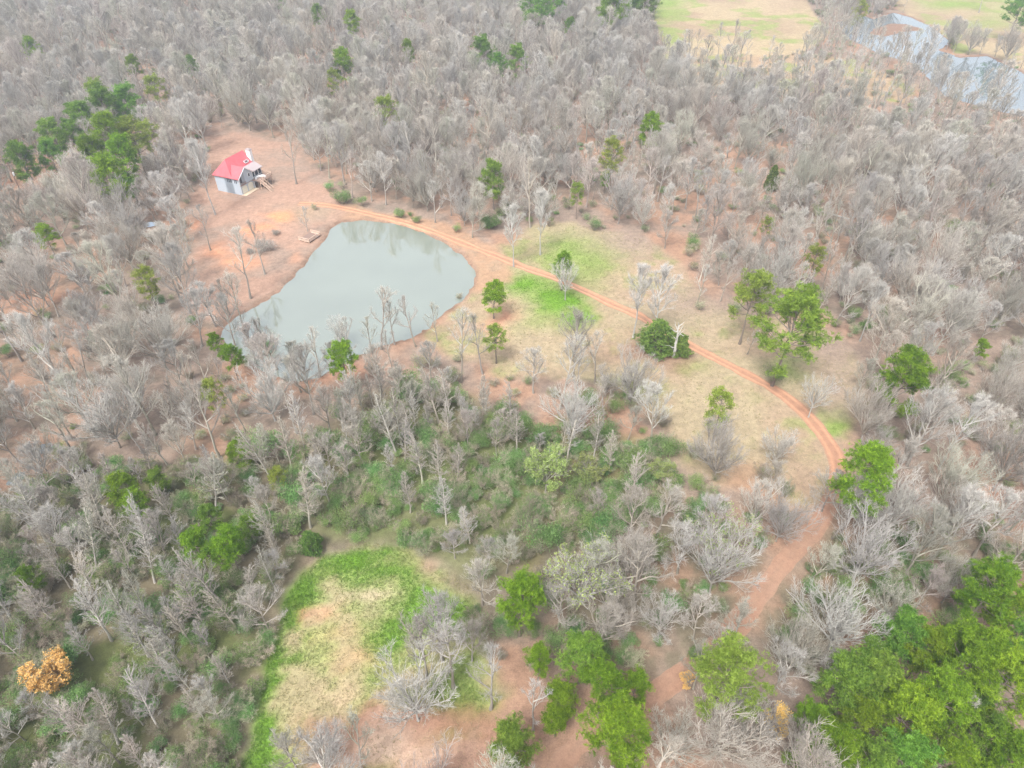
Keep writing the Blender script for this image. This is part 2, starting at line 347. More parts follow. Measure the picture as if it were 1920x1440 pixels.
for x, y, rx, ry, s in [(720,1400,60,30,.9),(700,1370,50,20,.7),(800,1430,60,20,.7)]: lo = mixc(lo, C(.47, .35, .26), np.clip(blob(x, y, rx, ry) * s * (.4 + n2), 0, 1))
for x, y, rx, ry, s in [(690,1430,40,14,1.),(880,1290,50,40,1.),(860,1390,40,20,.6),(580,1440,40,20,.7)]: lo = mixc(lo, C(.17, .18, .045), np.clip(blob(x, y, rx, ry) * s * (.2 + n2) * 1.1, 0, 1))
fd = mixc(fd, lo, low)
col = mixc(col, fd, fm)
# far fields
ff = np.maximum(soft(FARFIELD, px * .4 + px0 * .6, py * .4 + py0 * .6), soft(FARBANK, px * .4 + px0 * .6, py * .4 + py0 * .6)); ff = blur(ff, 2)
fa = np.zeros_like(col) + C(.34, .265, .165); fa = mixc(fa, C(.29, .215, .14), st(.45, .6, n3))
fa = mixc(fa, GREEN, st(.5, .6, n1 * .6 + n3 * .4) * .7)
for x, y, rx, ry, s in [(1250,5,40,12,1.),(1240,30,25,25,.6),(1780,8,60,10,1.),(1850,40,50,16,.6),(1900,20,40,20,.6),(1240,90,30,20,.7)]: fa = mixc(fa, GREEN, np.clip(blob(x, y, rx, ry) * s, 0, 1))
for x, y, rx, ry in [(1480,10,40,12),(1700,10,40,10),(1800,30,60,12),(1880,60,60,16)]: fa = mixc(fa, TAN2, blob(x, y, rx, ry) * .7)
col = mixc(col, fa, ff)
mid = in_poly(px, py, [(1230,95),(1330,106),(1500,100),(1600,110),(1720,160),(1700,190),(1550,180),(1420,170),(1260,150)]).astype(float)
col = mixc(col, C(.35, .25, .155), blur(mid, 3) * .75); col = mixc(col, GREEN, blur(mid, 3) * st(.5, .62, n1) * .7)
# wet margins
for p in [pond_w, river_w] + pools_w:
    b_ = basin(GX, GY, p); col = mixc(col, MUD, smooth((b_ + 1.7 + (n2 - .5) * 2) / 1.6) * .8)
col = col * (0.86 + 0.28 * n4)[..., None]
ny, nx_ = GX.shape
gm = bpy.data.meshes.new('ground')
gm.vertices.add(ny * nx_); gm.vertices.foreach_set('co', np.stack([GX, GY, GZ], -1).astype(np.float32).ravel())
ii = np.arange(ny * nx_).reshape(ny, nx_); q = np.stack([ii[:-1, :-1], ii[:-1, 1:], ii[1:, 1:], ii[1:, :-1]], -1).reshape(-1, 4)
gm.loops.add(q.size); gm.loops.foreach_set('vertex_index', q.astype(np.int32).ravel())
gm.polygons.add(len(q)); gm.polygons.foreach_set('loop_start', np.arange(0, q.size, 4, dtype=np.int32)); gm.polygons.foreach_set('use_smooth', np.ones(len(q), bool))
ca = gm.color_attributes.new('cover', 'FLOAT_COLOR', 'POINT')
ca.data.foreach_set('color', np.concatenate([np.clip(col, 0, .9), np.ones(GX.shape + (1,))], -1).astype(np.float32).ravel())
gm.update(calc_edges=True)
def ground_like(name, attr=None, colour=None, amp=0.35):
    m, n, l, b = new_mat(name)
    tc = n.new('ShaderNodeTexCoord')
    def noise(scale, det, rough=.6):
        t = n.new('ShaderNodeTexNoise'); t.inputs['Scale'].default_value = scale; t.inputs['Detail'].default_value = det; t.inputs['Roughness'].default_value = rough
        l.new(tc.outputs['Object'], t.inputs['Vector']); return t
    a, f2 = noise(0.9, 6, .7), noise(5.5, 4, .75)
    add = n.new('ShaderNodeMath'); add.operation = 'ADD'; l.new(a.outputs['Fac'], add.inputs[0]); l.new(f2.outputs['Fac'], add.inputs[1])
    mr = n.new('ShaderNodeMapRange'); mr.inputs[1].default_value = .7; mr.inputs[2].default_value = 1.3; mr.inputs[3].default_value = 1 - amp; mr.inputs[4].default_value = 1 + amp
    l.new(add.outputs[0], mr.inputs[0])
    sc = n.new('ShaderNodeVectorMath'); sc.operation = 'SCALE'; l.new(mr.outputs[0], sc.inputs['Scale'])
    if attr:
        at_ = n.new('ShaderNodeAttribute'); at_.attribute_name = attr; l.new(at_.outputs['Color'], sc.inputs[0])
    else: sc.inputs[0].default_value = colour
    l.new(sc.outputs[0], b.inputs['Base Color']); b.inputs['Roughness'].default_value = .95; b.inputs['Specular IOR Level'].default_value = .1
    bp = n.new('ShaderNodeBump'); bp.inputs['Strength'].default_value = .5; bp.inputs['Distance'].default_value = .12
    l.new(f2.outputs['Fac'], bp.inputs['Height']); l.new(bp.outputs[0], b.inputs['Normal'])
    return m
M['ground'] = ground_like('leaf_litter_and_grass', 'cover', amp=.34); gm.materials.append(M['ground'])
tag(link('ground', gm), kind='structure')

# ------------------------------------------------------------------ dirt track: two ruts and a strip between
def spline(pts, step):
    P = np.array(pts, float); P = np.concatenate([[2 * P[0] - P[1]], P, [2 * P[-1] - P[-2]]]); out = []
    for i in range(1, len(P) - 2):
        a, b, c, d = P[i - 1:i + 3]; n = max(2, int(np.linalg.norm(c - b) / step)); t = np.linspace(0, 1, n, endpoint=False)[:, None]
        out.append(.5 * ((2 * b) + (c - a) * t + (2 * a - 5 * b + 4 * c - d) * t ** 2 + (3 * b - a - 3 * c + d) * t ** 3))
    return np.concatenate(out + [P[-2:-1]])
cl_ = spline(track_w, 0.6)
tg = np.gradient(cl_, axis=0); tg /= np.linalg.norm(tg, axis=1, keepdims=True); nr = np.stack([-tg[:, 1], tg[:, 0]], 1)
pxl, pyl, _ = proj(cl_[:, 0], cl_[:, 1])
wid = np.interp(pyl, [380, 460, 560, 700, 860, 950, 1100, 1300, 1480], [2.8, 3.1, 2.7, 2.8, 3.0, 3.1, 3.5, 3.3, 2.8])
xs = np.linspace(-1, 1, 17)
jit = (fbm(np.arange(len(cl_)) / 6., np.zeros(len(cl_)), 5, 3) - .5)
RX = cl_[:, None, 0] + nr[:, None, 0] * xs[None] * (wid / 2 + jit * .9)[:, None]; RY = cl_[:, None, 1] + nr[:, None, 1] * xs[None] * (wid / 2 + jit * .9)[:, None]
prof = 0.03 + 0.02 * np.cos(xs * 3.2 * math.pi) * (np.abs(xs) < .8) - 0.06 * (np.abs(xs) > .97)
RZ = height(RX, RY) + prof[None]
nn = fbm(RX / 2.2, RY / 2.2, 44, 3)
rut = np.exp(-((np.abs(xs) - .52) / .2) ** 2)[None] * (0.75 + .5 * nn)
edge = smooth((np.abs(xs)[None] - .72 + (nn - .5) * .5) / .25)
rc = np.zeros(RX.shape + (3,)) + C(.34, .185, .12)
rc = mixc(rc, C(.52, .29, .175), np.clip(rut, 0, 1) * np.interp(pyl, [480, 620, 900, 1010], [.9, .7, .5, .15])[:, None])
rc = mixc(rc, C(.27, .21, .12), np.clip(np.exp(-(xs / .2) ** 2)[None] * (nn - .25) * 1.3, 0, 1) * np.interp(pyl, [560, 650], [.8, .35])[:, None])
rc = mixc(rc, C(.32, .215, .14), edge * .5)
rc = mixc(rc, C(.30, .195, .14), (np.interp(pyl, [900, 1010], [0, .6])[:, None] * (.6 + .8 * nn)).clip(0, 1))
rm = bpy.data.meshes.new('dirt_track'); R0, R1 = RX.shape
rm.vertices.add(R0 * R1); rm.vertices.foreach_set('co', np.stack([RX, RY, RZ], -1).astype(np.float32).ravel())
ii = np.arange(R0 * R1).reshape(R0, R1); q = np.stack([ii[:-1, :-1], ii[:-1, 1:], ii[1:, 1:], ii[1:, :-1]], -1).reshape(-1, 4)
if (np.cross([RX[0, 1] - RX[0, 0], RY[0, 1] - RY[0, 0], 0], [RX[1, 0] - RX[0, 0], RY[1, 0] - RY[0, 0], 0])[2]) < 0: q = q[:, ::-1]
rm.loops.add(q.size); rm.loops.foreach_set('vertex_index', q.astype(np.int32).ravel())
rm.polygons.add(len(q)); rm.polygons.foreach_set('loop_start', np.arange(0, q.size, 4, dtype=np.int32)); rm.polygons.foreach_set('use_smooth', np.ones(len(q), bool))
ca = rm.color_attributes.new('cover', 'FLOAT_COLOR', 'POINT'); ca.data.foreach_set('color', np.concatenate([rc, np.ones(RX.shape + (1,))], -1).astype(np.float32).ravel())
rm.update(calc_edges=True); rm.materials.append(ground_like('red_dirt', 'cover', amp=.2))
tag(link('dirt_track', rm), kind='structure')

# ------------------------------------------------------------------ water
def water_mat(name, c, rough, ior):
    m, n, l, b = new_mat(name)
    tc = n.new('ShaderNodeTexCoord'); no = n.new('ShaderNodeTexNoise'); no.inputs['Scale'].default_value = 1.1; no.inputs['Detail'].default_value = 4
    l.new(tc.outputs['Object'], no.inputs['Vector'])
    bp = n.new('ShaderNodeBump'); bp.inputs['Strength'].default_value = .006; bp.inputs['Distance'].default_value = .1; l.new(no.outputs['Fac'], bp.inputs['Height']); l.new(bp.outputs[0], b.inputs['Normal'])
    n2_ = n.new('ShaderNodeTexNoise'); n2_.inputs['Scale'].default_value = .06; l.new(tc.outputs['Object'], n2_.inputs['Vector'])
    mr = n.new('ShaderNodeMapRange'); mr.inputs[3].default_value = .85; mr.inputs[4].default_value = 1.15; l.new(n2_.outputs['Fac'], mr.inputs[0])
    sc = n.new('ShaderNodeVectorMath'); sc.operation = 'SCALE'; sc.inputs[0].default_value = c; l.new(mr.outputs[0], sc.inputs['Scale']); l.new(sc.outputs[0], b.inputs['Base Color'])
    b.inputs['Roughness'].default_value = rough; b.inputs['IOR'].default_value = ior
    return m
def grow(poly, d):
    P = np.array(poly); c = P.mean(0); a = np.roll(P, 1, 0); b = np.roll(P, -1, 0); t = b - a; t /= np.linalg.norm(t, axis=1, keepdims=True) + 1e-9
    n = np.stack([t[:, 1], -t[:, 0]], 1); area = np.sum(P[:, 0] * np.roll(P[:, 1], -1) - np.roll(P[:, 0], -1) * P[:, 1])
    return P + n * d * (1 if area > 0 else -1)
M['water'] = water_mat('pond_water', (.19, .215, .175), .006, 3.2); M['river'] = water_mat('river_water', (.14, .165, .175), .03, 2.1)
import bmesh
def water(name, poly, m, z=WATER_Z):
    bm = bmesh.new(); vs = [bm.verts.new((x, y, z)) for x, y in grow(poly, 2.5)]
    bm.faces.new(vs); bmesh.ops.triangulate(bm, faces=bm.faces[:]); bmesh.ops.recalc_face_normals(bm, faces=bm.faces[:])
    if sum(f.normal.z for f in bm.faces) < 0: bmesh.ops.reverse_faces(bm, faces=bm.faces[:])
    me = bpy.data.meshes.new(name); bm.to_mesh(me); me.materials.append(m); tag(link(name, me), kind='structure')
water('pond_water', pond_w, M['water']); water('river_water', river_w, M['river'])
for p in pools_w: water('creek_water', p, M['river'])

# ------------------------------------------------------------------ grass: tufts standing on the open ground, green where the turf is green
GR = np.random.default_rng(44)
def grass_points(poly, n):
    q = np.array([at(x, y)[:2] for x, y in poly]); lo_, hi_ = q.min(0), q.max(0)
    x = GR.uniform(lo_[0], hi_[0], n); y = GR.uniform(max(lo_[1], 20), hi_[1], n); k = in_poly(x, y, [tuple(t) for t in q]); return x[k], y[k]
g1, g2 = grass_points(CLEAR, 60000), grass_points(FIELD, 42000)
tx, ty = np.concatenate([g1[0], g2[0]]), np.concatenate([g1[1], g2[1]])
k = seg_dist(tx, ty, [tuple(p) for p in cl_[::5]]) > 2.2; tx, ty = tx[k], ty[k]
ic = np.clip(np.searchsorted(gx, tx), 0, len(gx) - 1); jc = np.clip(np.searchsorted(gy, ty), 0, len(gy) - 1); gc = col[jc, ic]
grn = np.clip((gc[:, 1] / (gc[:, 0] + 1e-6) - .72) / .75, 0, 1)
k = (GR.random(len(tx)) < .12 + .88 * grn) & ((gc[:, 1] / gc[:, 0] > .70) | (GR.random(len(tx)) < .3)); tx, ty, grn = tx[k], ty[k], grn[k]
GRASS_PTS = (tx, ty, grn)
# ------------------------------------------------------------------ trees: generators
def unit(v): return v / (np.linalg.norm(v, axis=-1, keepdims=True) + 1e-9)
def rdir(rng, m): return unit(rng.normal(size=(m, 3)))
def kids(P, k, rng, tmin, f_tan, f_perp, f_up, length, npts, wob=.12):
    """k side branches on each of the polylines P; length (m,) is the parents' length scale"""
    m, n, _ = P.shape
    t = tmin + (1 - tmin) * (np.arange(k)[None] + rng.random((m, k))) / k; t = np.clip(t, 0, .999)
    f = t * (n - 1); i = f.astype(int); fr = (f - i)[..., None]; mi = np.arange(m)[:, None]
    S = P[mi, i] * (1 - fr) + P[mi, i + 1] * fr; T = unit(P[mi, i + 1] - P[mi, i])
    R = rdir(rng, m * k).reshape(m, k, 3); R = unit(R - T * np.sum(R * T, -1, keepdims=True))
    D = unit(T * f_tan + R * f_perp + np.array([0, 0, f_up]))
    L = length[:, None] * (1.05 - .5 * t) * (.7 + .6 * rng.random((m, k)))
    S = S.reshape(-1, 3); D = D.reshape(-1, 3); L = L.reshape(-1)
    out = [S]; d = D
    for j in range(npts - 1):
        d = unit(d + rng.normal(size=d.shape) * wob + np.array([0, 0, f_up * .25])); out.append(out[-1] + d * (L / (npts - 1))[:, None])
    return np.stack(out, 1), L
def squeeze(P, c, R, up, dn):
    q = P - np.array([0, 0, c]); a = np.stack([q[..., 0] / R, q[..., 1] / R, q[..., 2] / np.where(q[..., 2] > 0, up, dn)], -1)
    e = np.linalg.norm(a, axis=-1, keepdims=True); s = np.where(e > .75, (.75 + (e - .75) * .55) / np.maximum(e, 1e-6), 1.0)
    return q * s + np.array([0, 0, c])
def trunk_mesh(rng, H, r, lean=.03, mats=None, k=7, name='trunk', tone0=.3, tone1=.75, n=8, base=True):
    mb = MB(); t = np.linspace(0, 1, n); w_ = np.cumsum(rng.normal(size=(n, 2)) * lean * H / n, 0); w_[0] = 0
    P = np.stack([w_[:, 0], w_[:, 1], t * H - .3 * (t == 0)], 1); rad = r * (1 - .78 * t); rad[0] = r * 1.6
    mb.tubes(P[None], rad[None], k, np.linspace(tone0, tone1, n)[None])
    return mb.mesh(name, mats), P
def bare(seed, H, R, clear=.3, nl=12, n2=8, n3=6, n4=5, spread=False, slender=False, mats=None, leaf=None, nleaf=0, tr=None, twr=.017, top=.9, stems=1, twl=1.0):
    """a leafless broadleaf tree: (trunk mesh, crown mesh)"""
    rng = np.random.default_rng(seed); mats = mats or [M['bark'], M['twig']]
    tr = tr or H * .0105 + .03
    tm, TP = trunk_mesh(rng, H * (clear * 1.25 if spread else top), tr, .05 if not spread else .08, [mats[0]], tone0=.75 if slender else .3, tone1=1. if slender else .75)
    mb = MB(); hl, L0 = [], []
    c = clear * H + (H - clear * H) * (.42 if not slender else .25); up = H - c; dn = c - clear * H * .75
    for i in range(nl):
        f = (i + rng.random() * .6) / nl; az = i * 2.39996 + rng.normal() * .35
        if spread:
            z = H * clear * (.62 + .55 * f); inc = math.radians(72 - 60 * f ** .8 + rng.normal() * 7)
        elif slender:
            z = H * (.2 + .77 * f); inc = math.radians(52 - 24 * f + rng.normal() * 6)
        else:
            z = H * (clear * .85 + (top - clear * .85) * f ** .85); inc = math.radians(52 - 38 * f + rng.normal() * 7)
        z = min(z, TP[-1, 2] - .02)
        S = np.array([np.interp(z, TP[:, 2], TP[:, 0]), np.interp(z, TP[:, 2], TP[:, 1]), z])
        D = np.array([math.sin(inc) * math.cos(az), math.sin(inc) * math.sin(az), math.cos(inc)])
        L = .3
        while L < H:                                            # out to the crown's envelope
            p = S + D * L - np.array([0, 0, c]); e = (p[0] / R) ** 2 + (p[1] / R) ** 2 + (p[2] / (up if p[2] > 0 else dn)) ** 2
            if slender: e = ((p[0] ** 2 + p[1] ** 2) ** .5 / (R * max(.1, math.sin(math.pi * min(1., max(0., ((S[2] + D[2] * L) / H - .1) / .93)) ** .85)))) ** 2
            if e > 1: break
            L += .2
        L *= (.6 + .38 * rng.random()) if not slender else (.75 + .3 * rng.random())
        n = 6; pts = [S]; d = D
        for j in range(n - 1):
            d = unit(d + rng.normal(size=3) * .13 + np.array([0, 0, .10 if not slender else .05])); pts.append(pts[-1] + d * L / (n - 1))
        hl.append(np.array(pts)); L0.append(L)
    P1 = np.array(hl); L1 = np.array(L0)
    P2, L2 = kids(P1, n2, rng, .12, 1.0, .55, .22, L1 * .55, 5, .09)
    P3, L3 = kids(P2, n3, rng, .12, 1.0, .6, .2, L2 * .6, 4, .1)
    if not slender:
        P2, P3 = squeeze(P2, c, R, up, dn), squeeze(P3, c, R, up, dn)
    r1 = np.clip(.015 + .024 * L1, .04, tr * .7)[:, None] * np.linspace(1, .28, 6)[None]
    mb.tubes(P1, r1, 5, np.clip(.56 + rng.normal(size=nl) * .15, 0, 1), 0)
    mb.tubes(P2, (np.clip(.016 + .012 * L2, .02, .07))[:, None] * np.linspace(1, .35, 5)[None], 3, np.clip(.6 + rng.normal(size=len(P2)) * .18, 0, 1), 0)
    mb.tubes(P3, (np.clip(.010 + .006 * L3, .012, .03))[:, None] * np.linspace(1, .5, 4)[None], 3, np.clip(.5 + rng.normal(size=len(P3)) * .22, 0, 1), 1)
    Q = np.concatenate([P3, P2[:, 1:]]); m = len(Q)
    LQ = np.concatenate([L3, L2]); P4, L4 = kids(Q, n4, rng, .2, .9, .6, .22, np.clip(LQ * 1.1, .22, 1.0) * 1.2 * twl * (H / 18) ** .5, 3, .18)
    mb.twigs(P4[:, 0], P4[:, 1], P4[:, 2], twr * (.7 + .6 * rng.random(len(P4))), np.clip(.5 + rng.normal(size=len(P4)) * .25, 0, 1), 1)
    if leaf is not None and nleaf:
        idx = rng.integers(0, len(P4), nleaf); tt = rng.random((nleaf, 1)); Cn = P4[idx, 1] * (1 - tt) + P4[idx, 2] * tt
        mb.leaves(Cn, rdir(rng, nleaf), rdir(rng, nleaf), .18 + .16 * rng.random(nleaf), .12 + .07 * rng.random(nleaf), rng.random(nleaf), 2)
        mats = mats + [leaf]
    return tm, mb.mesh('crown', mats)

def tufts(mb, rng, C0, n, size, width, mat, up=.35, tone=None):
    """needle tufts: each n blades fanning out of one point"""
    m = len(C0); D = unit(rdir(rng, m * n) + np.array([0, 0, up])); Cn = np.repeat(C0, n, 0)
    tn = np.repeat(np.clip(rng.normal(.5, .28, m) if tone is None else tone, 0, 1), n)
    mb.leaves(Cn - D * size * .12, D, rdir(rng, m * n), size * (.7 + .6 * rng.random(m * n)), width, tn, mat)
def pine(seed, H, R, clear=.5, nl=18, mats=None, dens=1.0, tall=1.0):
    rng = np.random.default_rng(seed); mats = mats or [M['pine_bark'], M['needle']]
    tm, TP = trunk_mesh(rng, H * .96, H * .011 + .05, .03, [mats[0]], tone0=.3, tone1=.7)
    mb = MB(); P = []; LL = []
    zb = clear * H
    for i in range(nl):
        f = (i + rng.random() * .7) / nl; z = zb + (H * .94 - zb) * f ** .9; az = i * 2.39996 + rng.normal() * .4
        prof = 1.12 * (.66 + .34 * math.sin(min(1, f * 2.2 + .25) * math.pi / 2)) * math.sqrt(max(.08, 1 - max(0, f - .35) ** 2 * 1.75)); L = R * prof * (.72 + .45 * rng.random())
        inc = math.radians(84 - 50 * f + rng.normal() * 8); d = np.array([math.sin(inc) * math.cos(az), math.sin(inc) * math.sin(az), math.cos(inc)])
        p = np.array([np.interp(z, TP[:, 2], TP[:, 0]), np.interp(z, TP[:, 2], TP[:, 1]), z]); pts = [p]
        for j in range(5):
            d = unit(d + rng.normal(size=3) * .12 + np.array([0, 0, .09])); pts.append(pts[-1] + d * L / 5)
        P.append(pts); LL.append(L)
    P = np.array(P); LL = np.array(LL)
    mb.tubes(P, np.clip(.02 + .02 * LL, .03, .13)[:, None] * np.linspace(1, .35, 6)[None], 4, .6, 0)
    P2, L2 = kids(P, 5, rng, .38, .7, .8, .2, LL * .42, 4)
    mb.tubes(P2, np.linspace(.03, .014, 4)[None], 3, .5, 0)
    ends = np.concatenate([P2[:, -1], P[:, -1], P2[:, -2][::2], TP[-1:] + [[0, 0, .25]]])
    k = max(3, int(9 * dens)); sz = np.clip(R * .17, .38, .72)
    off = rng.normal(size=(len(ends), k, 3)) * np.array([.62, .62, .34]) * sz
    C0 = (ends[:, None] + off).reshape(-1, 3)
    lump = np.repeat(rng.normal(.45, .2, len(ends)), k) + rng.normal(0, .22, len(C0)) + off.reshape(-1, 3)[:, 2] * .0
    tufts(mb, rng, C0, 13, .40 + .02 * R, .05 + .003 * R, 1, .45, lump)
    return tm, mb.mesh('crown', mats)
def cedar(seed, H, R, mats=None, n=1500, blunt=.5):
    rng = np.random.default_rng(seed); mats = mats or [M['pine_bark'], M['cedar']]
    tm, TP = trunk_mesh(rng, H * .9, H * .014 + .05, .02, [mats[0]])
    mb = MB(); f = rng.random(n) ** 1.1; az = rng.random(n) * 2 * math.pi
    lob = 1 + .22 * np.sin(az * 3 + seed + f * 5) + .12 * np.sin(az * 7 + f * 13)
    rr = R * np.power(np.clip(1 - f, 0, 1), blunt) * np.minimum(1, .55 + f * 3) * lob * np.sqrt(.25 + .75 * rng.random(n))
    C0 = np.stack([rr * np.cos(az), rr * np.sin(az), .25 + f * (H - .4)], 1)
    S = np.stack([0 * az, 0 * az, np.maximum(.2, C0[:, 2] - rr * .5)], 1); sel = rng.choice(n, min(n, 140), False)
    mb.twigs(S[sel], (S[sel] + C0[sel]) / 2 + [[0, 0, .05]], C0[sel], np.full(len(sel), .03), .4, 0)
    tufts(mb, rng, C0, 7, .38, .10, 1, .6)
    return tm, mb.mesh('crown', mats)
def shrub(seed, H, R, mats, nleaf=3200, ntw=500, lf=.2, lumps=9, stems=9):
    """a many-stemmed bush: stems and twigs under an uneven cloud of leaves"""
    rng = np.random.default_rng(seed); mb = MB()
    az = rng.random(stems) * 2 * math.pi; rad = R * (.3 + .6 * rng.random(stems))
    E = np.stack([rad * np.cos(az), rad * np.sin(az), H * (.6 + .35 * rng.random(stems))], 1); S = E * np.array([.12, .12, 0]) + [0, 0, -.15]
    Mi = S * .5 + E * .5 + rng.normal(size=E.shape) * .15 + [[0, 0, H * .12]]
    P = np.stack([S, S * .55 + Mi * .5, Mi, Mi * .5 + E * .5, E], 1); mb.tubes(P, np.linspace(.05, .015, 5)[None], 4, .5, 0)
    P2, L2 = kids(P, 7, rng, .25, .6, .8, .25, np.full(stems, R * .5), 4); mb.tubes(P2, np.linspace(.02, .009, 4)[None], 3, .5, 0)
    P3, L3 = kids(P2, max(1, ntw // (stems * 7)), rng, .15, .6, .8, .2, np.full(len(P2), R * .28), 3, .2)
    mb.twigs(P3[:, 0], P3[:, 1], P3[:, 2], np.full(len(P3), .013), np.clip(rng.normal(.5, .25, len(P3)), 0, 1), 0)
    if nleaf:
        lc = np.stack([R * .62 * np.sqrt(rng.random(lumps)) * np.cos(rng.random(lumps) * 7), R * .62 * np.sqrt(rng.random(lumps)) * np.sin(rng.random(lumps) * 7), H * (.35 + .4 * rng.random(lumps))], 1)
        lr = R * (.32 + .22 * rng.random(lumps)); li = rng.integers(0, lumps, nleaf); d = rdir(rng, nleaf); d[:, 2] = d[:, 2] * .8 + .12
        Cn = lc[li] + d * (lr[li] * np.power(rng.random(nleaf), .4))[:, None]; Cn[:, 2] = np.clip(Cn[:, 2], .1, None)
        mb.leaves(Cn, unit(rdir(rng, nleaf) + d * .6), unit(d + rdir(rng, nleaf) * .7), lf * (.7 + .6 * rng.random(nleaf)), lf * .5, np.clip(rng.normal(.5, .16, lumps)[li] + rng.normal(0, .2, nleaf), 0, 1), 1)
    return mb.mesh('shrub', mats)

M['grass'] = plant_mat('grass_blade', (.36, .30, .17), (.13, .26, .03), .0, .0, .8, .2)
tx, ty, grn = GRASS_PTS; NB = 5; rg = np.random.default_rng(45); tz = height(tx, ty)
mb = MB(); B_ = np.repeat(np.stack([tx, ty, tz - .02], 1), NB, 0) + rg.normal(size=(len(tx) * NB, 3)) * [.09, .09, 0]
mb.leaves(B_, rdir(rg, len(B_)) * [.7, .7, .2] + [0, 0, .75], rdir(rg, len(B_)), .16 + .2 * rg.random(len(B_)), .05, np.clip(np.repeat(grn, NB) + rg.normal(0, .16, len(B_)), 0, 1))
tag(link('grass', mb.mesh('grass', [M['grass']])), 'short green and straw coloured grass on the open ground', 'grass', None, 'stuff')

# ------------------------------------------------------------------ kinds of trees (each variant is modelled once)
K = {}
K['bare'] = [bare(100 + i, *a) for i, a in enumerate([          # tall woodland trees
    (18, 6.0, .20, 15, 8, 5, 3), (20, 6.4, .26, 16, 8, 5, 3), (16, 5.6, .18, 14, 8, 5, 4), (19, 5.4, .30, 15, 8, 5, 3), (15, 5.8, .16, 14, 8, 5, 3), (21, 7.0, .24, 17, 8, 5, 3), (14, 4.8, .18, 13, 8, 5, 4)])]
K['broad'] = [bare(200 + i, *a, spread=True) for i, a in enumerate([   # broad low-forking crowns
    (14, 7.4, .17, 16, 9, 5, 4), (16, 8.2, .16, 17, 9, 5, 4), (12, 6.6, .18, 15, 9, 5, 4), (15, 7.8, .2, 17, 9, 5, 4)])]
K['slender'] = [bare(300 + i, *a, slender=True, twr=.015, top=.985, twl=.55) for i, a in enumerate([
    (12, 1.6, .12, 42, 5, 3, 3), (13.5, 1.75, .14, 46, 5, 3, 3), (10.5, 1.5, .12, 40, 5, 3, 3), (14.5, 1.9, .15, 48, 5, 3, 3)])]
PALE = [M['pale_bark'], M['pale_twig']]
K['pale'] = [bare(400, 17, 6.0, .26, 11, 8, 5, 5, spread=True, mats=PALE, twr=.014, tr=.2), bare(401, 20, 4.6, .34, 14, 8, 5, 5, mats=PALE, twr=.014, tr=.19), bare(402, 14, 7.2, .18, 16, 9, 6, 5, spread=True, mats=PALE, twr=.014, tr=.2)]
K['sparse'] = [bare(450 + i, *a, twr=.014) for i, a in enumerate([(17, 3.6, .34, 9, 6, 4, 3), (15, 3.2, .30, 8, 6, 4, 3), (19, 4.2, .36, 10, 6, 4, 3), (13, 3.4, .26, 8, 6, 4, 3)])]
K['bud'] = [bare(500 + i, *a, spread=True, leaf=M['bud'], nleaf=nl) for i, (a, nl) in enumerate([((12, 5.2, .25, 11, 8, 6, 4), 13000), ((10, 4.2, .2, 10, 8, 6, 4), 9000), ((14, 6.2, .25, 12, 8, 6, 4), 2600)])]
K['orange'] = [bare(520, 9, 3.9, .16, 12, 8, 6, 4, spread=True, leaf=M['orange'], nleaf=12000), bare(521, 10, 3.6, .2, 11, 8, 6, 4, leaf=M['orange'], nleaf=3600)]
K['pine'] = [pine(600, 18, 4.4, .40, 30, dens=1.3), pine(601, 20, 4.8, .42, 32, dens=1.3), pine(602, 16, 4.0, .36, 28, dens=1.3), pine(603, 19, 4.2, .4, 30, dens=1.3)]
DK = [M['pine_bark'], M['needle_dark']]; OL = [M['pine_bark'], M['needle_olive']]
K['darkpine'] = [pine(620, 16, 4.4, .28, 32, DK, 1.3), pine(621, 18, 4.8, .32, 34, DK, 1.3), pine(622, 14, 4.0, .26, 30, DK, 1.3)]
K['olivepine'] = [pine(640, 17, 4.6, .42, 26, OL, .9), pine(641, 19, 4.0, .38, 26, OL, .8)]
K['cedar'] = [cedar(700, 8, 2.6), cedar(701, 6.5, 3.0, blunt=.42), cedar(702, 10, 2.0, blunt=.6)]
LF = [M['thicket'], M['leaf']]
K['shrub'] = [shrub(800 + i, *a, LF) for i, a in enumerate([(3.6, 2.6), (4.6, 3.0), (2.8, 2.2), (5.4, 3.2)])]
K['thicket'] = [shrub(820 + i, *a, LF, nleaf=nl, ntw=1500, stems=14, lf=.15) for i, (a, nl) in enumerate([((4.2, 2.6), 900), ((5.4, 3.0), 1700), ((3.4, 2.4), 300)])]
K['brush'] = [shrub(840, 2.4, 3.6, [M['bark'], M['leaf']], nleaf=0, ntw=2400, stems=26)]

INFO = {  # object name, category, group
 'bare': ('bare_tree', 'tree', 'bare woodland trees'), 'broad': ('bare_tree', 'tree', 'bare woodland trees'), 'pale': ('pale_tree', 'tree', 'pale barked bare trees'),
 'sparse': ('bare_tree', 'tree', 'thin bare trees in the open'), 'slender': ('slender_tree', 'tree', 'slender bare young trees'), 'bud': ('budding_tree', 'tree', 'trees coming into pale green leaf'), 'orange': ('orange_leaved_tree', 'tree', 'trees holding dry orange leaves'),
 'pine': ('pine_tree', 'pine', 'bright green pines'), 'darkpine': ('pine_tree', 'pine', 'deep green pines'), 'olivepine': ('pine_tree', 'pine', 'thin yellow green pines'),
 'cedar': ('cedar_tree', 'cedar', 'dark cedars'), 'shrub': ('evergreen_shrub', 'shrub', 'evergreen shrubs under the trees'), 'thicket': ('bare_thicket', 'thicket', 'low tangled thickets'), 'brush': ('brush_pile', 'brush pile', None)}
TILT = {'slender': .11, 'bare': .06, 'broad': .05, 'sparse': .07}
PLACED = []            # (kind, object, base pixel, crown pixel, adjective, fixed label)
